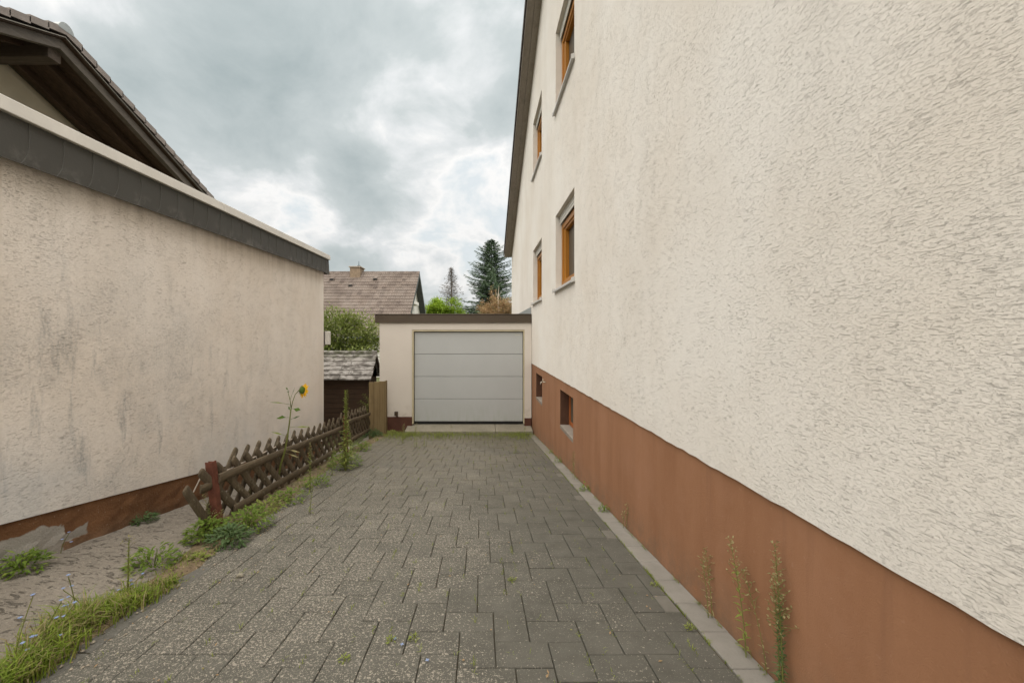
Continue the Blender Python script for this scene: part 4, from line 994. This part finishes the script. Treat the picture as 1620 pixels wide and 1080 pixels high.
tall_weed(gp(202, 948), .34, 'single straight pale-green stalk standing in the grass verge', 'weed_pale', .15, 260, .045, 1, .02, .01, .006, 'tall weeds by the verge', lw=.006, dirn=0)
CL = [((590, 690), .19, .15, 420, 'weed_blue', 'blue-green weed clump at the foot of the plank panel'),
      ((545, 738), .21, .24, 380, 'weed', 'bushy weed clump around the foot of the tallest weed'),
      ((572, 712), .14, .16, 170, 'weed', 'green weed clump between tallest weed and plank panel'),
      ((500, 768), .14, .13, 150, 'weed', 'green clump around the slim plumed weed'),
      ((455, 792), .18, .10, 190, 'weed', 'leafy clump under the middle of the near fence section'),
      ((425, 806), .13, .10, 140, 'weed_pale', 'yellow-green clump below the fence rail'),
      ((392, 836), .17, .17, 330, 'weed', 'dense green clump right of the red near post'),
      ((362, 860), .13, .12, 300, 'weed_blue', 'blue-green clump nearest the pavers by the red post'),
      ((326, 853), .12, .16, 300, 'weed', 'dark green clump left of the red near post'),
      ((243, 897), .12, .14, 170, 'weed', 'broad-leaved green weed standing alone on the verge'),
      ((312, 886), .04, .03, 60, 'weed_pale', 'tiny green sprout on the bare verge'),
      ((618, 686), .13, .08, 160, 'weed_pale', 'yellowish clump by the left garage pier')]
for (pq, rad, h, n, mt, lab) in CL:
    p = gp(*pq); p.z = max(p.z, side_z(p.x, p.y)); clump(p, rad, h, n, lab, mt)
p = Vector((lx(3.3) + .05, 3.3, gl(3.3))); clump(p, .08, .07, 150, 'small green tuft at the foot of the brown left plinth', 'weed_blue')
for (d, rad, h, n, mt) in ((2.36, .11, .10, 260, 'weed'),): clump((lx(d) + .09, d, gl(d)), rad, h, n, 'leafy green clump at the peeling end of the left plinth', mt)
p = gp(0, 0) if False else None

def flower(base, h, label, group='blue chicory flowers'):
    t = thing('chicory', label, 'flower', base, group); st = MB(); pe = MB(); p = stem_pts(base, h, U(-.12, .12)); st.tube(p, [.0018] * 8, 4)
    for k in range(3):
        q = p[-1 - k * 2]; a0 = U(0, 6)
        tip = q + Vector((cos(a0) * .02 * k, sin(a0) * .02 * k, .006)); st.tube([q, tip], [.001, .001], 3, False)
        for i in range(9): a = a0 + i * 2 * pi / 9; pe.leaf(tip, (cos(a), sin(a), .55), .011, .006)
    obj('stem', st, M['weed_stem'], t); obj('petals', pe, M['blue_petal'], t, kind='stuff')
def vp(px, py): p = on_drive(px, py); p.z = side_z(p.x, p.y) if p.x < edge_x(p.y) - .02 else p.z; return p
for i, ((px, py, h), lab) in enumerate(zip(((122, 985, .26), (140, 975, .16), (172, 955, .09), (186, 950, .10), (52, 1050, .22), (20, 1062, .26), (108, 992, .10), (30, 1070, .12), (66, 1040, .2)),
        ('tallest blue chicory on the verge', 'blue chicory just beside the tallest chicory', 'short blue chicory left of the straight stalk', 'short blue chicory touching the straight stalk', 'blue chicory in the thick near grass', 'blue chicory at the near corner of the grass', 'low blue chicory below the tallest chicory', 'low blue chicory nearest the camera', 'slender blue chicory above the thick near grass'))): flower(vp(px, py), h, lab)
flower(Vector((lx(2.62) + .06, 2.62, gl(2.62))), .13, 'small blue chicory before the flaked left plinth')

# verge grass and joint weeds: uncountable
def build_grass():
    gr = MB(); dr = MB()
    for _ in range(20000):
        y = U(-.6, 9.0) if R() < .45 else U(.9, 2.75)
        dens = 1 if y < 2.0 else (.75 if y < 2.4 else (.16 if y < 2.9 else .35))
        if R() > dens * (.35 + .65 * max(0, sin(y * 7.3 + 1.2 * sin(y * 17)))): continue
        x = edge_x(y) - .07 + random.gauss(0, .055) + .05 * sin(y * 9)
        if x > edge_x(y) + .07: continue
        h = (U(.05, .17) if y < 2.0 else U(.04, .12) if y < 2.3 else U(.02, .07)); z = side_z(x, y) + .002
        (gr if R() < .72 else dr).blade((x, y, z), h, U(.003, .007), U(0, 6.28), U(.2, 1.1))
    obj('verge_grass', gr, M['grass'], kind='stuff'); obj('dry_grass', dr, M['dry_grass'], kind='stuff')
    # joints, foot of the wall and the mossy patch before the garage
    m = MB()
    for _ in range(460):
        x, y = U(-1.6, 1.0), 1.4 + 7.4 * R() ** 1.3
        x = 1.012 - round((1.012 - x) / .08) * .08; n = random.randint(4, 12)
        for _ in range(n): m.blade((x + U(-.004, .004), y + U(-.03, .03), g(y) - .01), U(.012, .035), .003, U(0, 6.28), U(.2, 1))
    for _ in range(70):                               # moss and blades in the joint beside the pale border
        y = U(1.4, 6.5); n = random.randint(6, 16)
        for _ in range(n): m.blade((1.026 + U(-.004, .004), y + U(-.06, .06), g(y) - .01), U(.010, .026), .0035, U(0, 6.28), U(.3, 1.2))
    for _ in range(90):
        y = U(1.4, 8.7)
        for _ in range(10): m.blade((WX - .012 + U(-.01, .004), y + U(-.04, .04), g(y) - .01), U(.012, .04), .003, U(1.6, 4.6), U(.2, 1))
    for _ in range(3000):
        y = 8.85 - abs(random.gauss(0, .40)); x = U(-2.0, 1.05)
        if R() < .45: x = random.choice((-1.55, -1.6, -.85, .85, .75, -1.9)) + random.gauss(0, .12)
        m.blade((x, y, g(y) - .005), U(.02, .11), .005, U(0, 6.28), U(.2, 1.2))
    obj('joint_grass', m, M['weed_pale'], kind='stuff')
build_grass()
for i, (px, py, h, lab) in enumerate(((656, 676, .95, 'tall thin weed climbing beside the left edge of the garage door'), (657, 708, .42, 'wispy pale weed on the pavers before the left door edge'), (636, 700, .36, 'wispy pale weed before the left garage pier'), (671, 706, .26, 'small wispy weed right of the left door edge'), (712, 684, .18, 'low pale weed before the garage threshold'), (818, 716, .20, 'pale sprawling weed near the right end of the threshold'), (829, 688, .20, 'small weed at the right end of the threshold'))):
    tall_weed(gp(px, py), h, lab, 'weed_pale', .35, 60, .045, 3, .15, .05, .002, 'weeds before the garage door', lw=.009)
for (px, py, lab) in ((619, 1014, 'tuft of dry moss in a paver joint by the blue petals'), (545, 1045, 'small yellow-green sprout in a near paver joint'), (810, 918, 'pale green sprout in a joint mid drive'), (655, 1010, 'yellowish sprout near the bottom centre joint'), (1036, 926, 'small green tuft on the joint beside the pale border'), (1092, 995, 'bright green tuft at a joint of the pale border')):
    clump(gp(px, py), .018, .022, 34, lab, 'weed_pale', 'sprouts in the paver joints', ll=.34)
for (px, py, lab) in ((625, 1012, 'upper fallen blue petal on the pavers'), (636, 1021, 'middle fallen blue petal on the pavers'), (676, 1046, 'lone fallen blue petal lower right on the pavers')):
    m = MB(); p = gp(px, py) + Vector((0, 0, .006))
    for i in range(4): a = i * 1.6 + px; m.leaf(p, (cos(a), sin(a), .25), .010, .007)
    tag(obj('petal', m, M['blue_petal']), lab, 'petal', 'fallen blue petals')
# dry leaf crumbs
m = MB()
for _ in range(260):
    y = 1.5 + 7 * R(); x = U(-1.9, 1.0) if R() < .5 else edge_x(y) + abs(random.gauss(0, .18)); m.leaf((x, y, g(y) + .004), (U(-1, 1), U(-1, 1), .1), U(.008, .022), U(.005, .012))
obj('leaf_litter', m, M['litter'] if 'litter' in M else M['rust_leaf'], kind='stuff')
m = MB(); p = gp(379, 913); m.tube([p + Vector((-.02, 0, .004)), p + Vector((-.01, 0, .012)), p + Vector((.012, .004, .012)), p + Vector((.024, 0, .006))], [.004, .013, .012, .003], 6); tag(obj('pebble', m, M['threshold'], smooth=True), 'small tan pebble lying on the pavers near the verge', 'stone')

# loose grit on the verge and along the path edge
m = MB()
for _ in range(900):
    y = U(1.2, 8.6); x = edge_x(y) + random.gauss(-.10, .14)
    if x > 0.9: continue
    r = U(.003, .010) * (1.6 if R() < .08 else 1); z = (side_z(x, y) if x < edge_x(y) - .02 else g(y)) + r * .4; c = Vector((x, y, z)); q = [c + Vector((U(.6, 1.2) * r * cos(a), U(.6, 1.2) * r * sin(a), U(-.3, .1) * r)) for a in (0, 1.25, 2.5, 3.75, 5)]
    t = c + Vector((0, 0, r * .7))
    for k in range(5): m.poly([q[k], q[(k + 1) % 5], t])
obj('grit', m, M['grit'], kind='stuff')
# sunflower
def build_sunflower():
    D = 4.33; P = lambda px, py, dd=0: at(px, py, D + dd)
    b = P(438, 758); t = thing('sunflower', 'sunflower with one yellow head leaning over the lattice fence', 'sunflower', b)
    m = MB(); m.tube([P(437, 775), P(444, 735), P(451, 712), P(455, 690), P(458, 668), P(460.5, 645)], [.011, .0105, .0095, .0085, .0075, .006], 7)
    m.tube([P(460.5, 646), P(459, 633), P(456, 621)], [.005, .0035, .003], 6); m.tube([P(460.5, 646), P(463, 635), P(467, 624, .02), P(473, 617, .04), P(477, 616, .05)], [.005, .004, .004, .005, .007], 6)
    obj('stem', m, M['weed_stem'], t, smooth=True)
    # head turned away: green back towards the camera, petals round it
    c = P(478.5, 617, .06); ax = Vector((.62, .74, -.22)).normalized(); u = ax.orthogonal().normalized(); v = ax.cross(u)
    m = MB(); rings = [(-.034, .010), (-.022, .030), (-.004, .040), (.010, .038), (.014, .0)]; n = 12
    for (o, r_) in rings:
        for j in range(n): a = 2 * pi * j / n; m.v.append(tuple(c + ax * o + (u * cos(a) + v * sin(a)) * max(r_, .001)))
    for k in range(len(rings) - 1):
        for j in range(n): m.f.append((k * n + j, k * n + (j + 1) % n, (k + 1) * n + (j + 1) % n, (k + 1) * n + j))
    hd = obj('flower_head', m, M['sun_green'], t, smooth=True)
    for j in range(18):
        a = 2 * pi * j / 18 + U(-.1, .1); dv = (u * cos(a) + v * sin(a)); m = MB(); m.leaf(c + dv * .030 + ax * .006, dv + ax * U(.05, .5), U(.055, .07), .030, .05, dv.cross(ax), .1); obj('petal', m, M['petal'], hd)
    m = MB()
    for j in range(14): a = 2 * pi * j / 14; dv = u * cos(a) + v * sin(a); m.leaf(c + dv * .024 - ax * .02, dv * .9 + ax * .2, .034, .014, 0, dv.cross(ax))
    obj('sepals', m, M['sun_green'], hd)
    m = MB(); q = P(456, 620)
    for j in range(8): m.leaf(q + Vector((0, 0, -.006)), (cos(j * .8), sin(j * .8), 1.2), .022, .010)
    obj('bud', m, M['sun_green'], t)
    for (sx, sy, ex, ey, w, dp, mt) in ((460, 646, 475, 647, .055, -.02, 'sun_green'), (459, 660, 438, 660, .05, .1, 'sun_green'), (459.5, 650, 456, 643, .03, 0, 'sun_green'), (459, 632, 466, 612, .03, .05, 'sun_green'), (457, 618, 452, 613, .02, 0, 'sun_green'),
                                    (457, 676, 490, 673, .022, .05, 'weed_pale'), (455, 690, 430, 682, .02, -.05, 'weed_pale'), (452, 710, 474, 714, .022, -.02, 'seed'), (451, 716, 472, 722, .018, -.02, 'seed'), (458, 664, 474, 657, .03, .1, 'weed_blue'), (460, 640, 428, 634, .014, .08, 'weed')):
        a, b_ = P(sx, sy), P(ex, ey, dp); dv = (b_ - a); m = MB(); L_ = dv.length; m.tube([a, a + dv * .38], [.002, .0015], 4, False)
        m.leaf(a + dv * .30, dv, L_ * .75, w, .08, Vector((.1, .75, .66))); obj('leaf', m, M[mt], t)
build_sunflower()

# fern-like leaves in front of the shed
def build_fern():
    b = at(586, 665, 9.35); b.z = -.95; t = thing('shrub', 'green feathery-leaved shrub before the dark shed wall', 'shrub', b); st = MB(); lf = MB()
    for (px, py) in ((568, 634), (575, 622), (583, 628), (566, 645), (580, 640), (589, 634)):
        e = at(px, py, 9.3); p0 = Vector(b) + Vector((0, 0, .1)); mid = p0.lerp(e, .6) + Vector((.05, 0, .10)); pts = [p0, p0.lerp(mid, .6), mid, e]; st.tube(pts, [.006, .005, .004, .002], 4)
        for i in range(12):
            q = along(pts, .4 + .6 * i / 12); dv = (e - mid).normalized(); s_ = dv.cross(Vector((0, 1, .2))) * (1 if i % 2 else -1); lf.leaf(q, dv * .7 + s_, .085, .026, .25)
    obj('stem', st, M['weed_stem'], t); obj('leaves', lf, M['bush_leaf'], t, kind='stuff')
build_fern()

# ------------------------------------------------------------------ trees
def spruce(base, H, Rm, label):
    t = thing('spruce_tree', label, 'tree', base); tr = MB(); cr = MB(); base = Vector(base)
    tr.tube([base, base + Vector((0, 0, H * .5)), base + Vector((.05, 0, H))], [.19, .11, .015], 8)
    nb = 470
    for i in range(nb):
        q = (i + R()) / nb; q = q ** .9; hgt = H * (.06 + .93 * q); a = i * 2.399 + U(-.5, .5); L_ = Rm * (1 - q) ** .80 * U(.45, 1.15) * (.84 + .22 * sin(2 * a + 9 * q) + .12 * sin(23 * q)) + .15
        dv = Vector((cos(a), sin(a), 0)); p0 = base + Vector((0, 0, hgt)); pts = []
        rise = .30 * q; n = 6
        for k in range(n + 1): s = k / n; pts.append(p0 + dv * L_ * s + Vector((0, 0, L_ * (rise * s - .42 * s * s * (1 - q * .6) + .24 * s ** 3))))
        tr.tube(pts, [.022 * (1 - q * .6) * (1 - .85 * k / n) for k in range(n + 1)], 3, False)
        m = int(5 + L_ * 9)
        for k in range(m):
            s = .12 + .88 * (k + R()) / m; pos = along(pts, s); side = Vector((-dv.y, dv.x, 0)) * (1 if k % 2 else -1); tl = (.16 + .34 * L_ * (1 - s) * .55) * U(.7, 1.2)
            td = (dv * .75 + side * .75 + Vector((0, 0, U(-.35, .12)))).normalized()
            for z in range(3):
                st = pos + td * tl * z / 3; cr.leaf(st, td + Vector((U(-.3, .3), U(-.3, .3), U(-.25, .2))), tl * .55 + .06, U(.06, .11), .25, None, .3)
        for z in range(3): cr.leaf(pts[-1] - dv * .1 * z, dv + Vector((U(-.4, .4), U(-.4, .4), U(0, .4))), .22, .07, 0)
    obj('trunk', tr, M['bark'], t); obj('crown', cr, M['spruce'], t)
def bare_tree(base, H, Rm, label):
    t = thing('bare_conifer', label, 'tree', base); tr = MB(); tw = MB(); base = Vector(base); tr.tube([base, base + Vector((.05, 0, H * .55)), base + Vector((0, 0, H))], [.19, .12, .02], 7)
    nb = 230
    for i in range(nb):
        q = (i + R()) / nb; hgt = H * (.22 + .77 * q); L_ = (Rm * (1 - q) ** .85 * U(.35, 1.2) + .15); a = i * 2.399 + U(-.3, .3); dv = Vector((cos(a), sin(a), 0)); p0 = base + Vector((0, 0, hgt))
        pts = [p0 + dv * L_ * s + Vector((0, 0, L_ * (-.25 * s + .3 * s * s))) for s in (0, .33, .66, 1)]; tr.tube(pts, [.028, .02, .013, .005], 3, False)
        for k in range(int(6 + L_ * 8)):
            s = U(.15, 1); pos = along(pts, s); td = Vector((U(-1, 1), U(-1, 1), U(-1.0, .5))).normalized(); e = pos + td * U(.12, .40); tw.tube([pos, e], [.010, .006], 3, False)
            for _ in range(2): tw.leaf(pos.lerp(e, R()), (U(-1, 1), U(-1, 1), U(-1, .6)), U(.10, .2), U(.025, .05))
    obj('trunk', tr, M['bare'], t); obj('twigs', tw, M['bare'], t)
def leafy(name, base, lumps, n, ls, mat, label, cat='tree', trunk=.08, group=None, aspect=.45, up=.4):
    t = thing(name, label, cat, base, group); tr = MB(); cr = MB(); base = Vector(base)
    tot = sum(l[3] * l[4] * l[3] for l in lumps)
    for (x, y, z, rx, rz) in lumps:
        c = base + Vector((x, y, z)); tr.tube([base, base.lerp(c, .5) + Vector((U(-.1, .1), U(-.1, .1), .1)), c], [trunk, trunk * .6, trunk * .2], 5)
        subs = [(c + Vector((random.gauss(0, .5) * rx, random.gauss(0, .5) * rx, random.gauss(0, .5) * rz))) for _ in range(26)]
        for s_ in subs: tr.tube([c.lerp(base, .15), s_], [trunk * .2, trunk * .06], 3, False)
        for _ in range(int(n * rx * rx * rz / tot)):
            s_ = random.choice(subs); p = s_ + Vector((random.gauss(0, .20) * rx, random.gauss(0, .20) * rx, random.gauss(0, .18) * rz)); o = (p - c)
            cr.leaf(p, Vector((U(-1, 1), U(-1, 1), U(-.6, .8))) + o.normalized() * .8 + Vector((0, 0, up * .3)), ls * U(.6, 1.3), ls * aspect * U(.7, 1.2), U(0, .5))
    obj('trunk', tr, M['bark'], t); obj('crown', cr, M[mat], t)
GZ = -1.31
def foot(px, d): return ((px - VX) / F * d, d, GZ)
spruce(foot(777, 40), ZC + 149 * 40 / F - GZ + .1, 6.2, 'tall dark green spruce beside the house corner beyond the garage')
bare_tree(foot(714, 55), ZC + 107 * 55 / F - GZ, 3.6, 'thin bare greyish conifer standing alone left of the spruce')
leafy('round_tree', foot(700, 36), [(0, 0, 4.55, 1.3, .95), (-.8, .2, 4.2, .9, .75), (.85, .1, 4.2, .95, .75), (0, 0, 3.3, 1.3, .9)], 24000, .20, 'lime_leaf', 'bright lime-green rounded tree top showing over the garage roof')
leafy('copper_shrub', foot(792, 26), [(0, 0, 4.25, .75, .6), (.6, .1, 4.2, .65, .55), (-.3, 0, 3.6, .8, .6)], 9000, .12, 'rust_leaf', 'pale rust-brown shrub at the foot of the spruce, nearer the house', 'shrub', .05, 'rusty shrubs beyond the garage', .3)
leafy('copper_shrub', foot(776, 27), [(.1, 0, 4.7, .28, .65), (-.3, 0, 4.2, .5, .5), (0, 0, 3.6, .6, .6)], 6000, .12, 'rust_leaf', 'upright rust-orange shrub in front of the spruce trunk', 'shrub', .05, 'rusty shrubs beyond the garage', .3)
m = MB(); b = Vector(foot(790, 30)); m.tube([b, b + Vector((0, 0, 3)), at(788, 470, 30), at(789.5, 452, 30)], [.06, .05, .035, .012], 6); m.tube([at(788, 474, 30), at(784, 458, 30)], [.02, .006], 5); m.tube([at(788, 470, 30), at(794, 460, 30)], [.02, .006], 5); tag(obj('sapling', m, M['pale_stick']), 'slender pale bare sapling in front of the spruce', 'tree')
leafy('leafy_shrub', foot(556, 14.5), [(-.5, 0, 2.45, 1.0, .80), (.35, .2, 2.35, .85, .75), (-1.2, .2, 2.6, .8, .75), (.1, -.3, 1.8, 1.1, .7), (-.6, -.2, 1.8, 1.0, .7), (-.3, .2, 3.0, .4, .35)], 14000, .14, 'bush_leaf', 'loose green leafy shrub behind the shed roof', 'shrub', .05, None, .38)
for i, (dx, hh) in enumerate(((-1.35, 2.3), (-.9, 2.75), (-.45, 2.5), (.0, 2.72), (.4, 2.4), (.85, 2.1), (-1.1, 2.4), (.2, 2.3))): pass
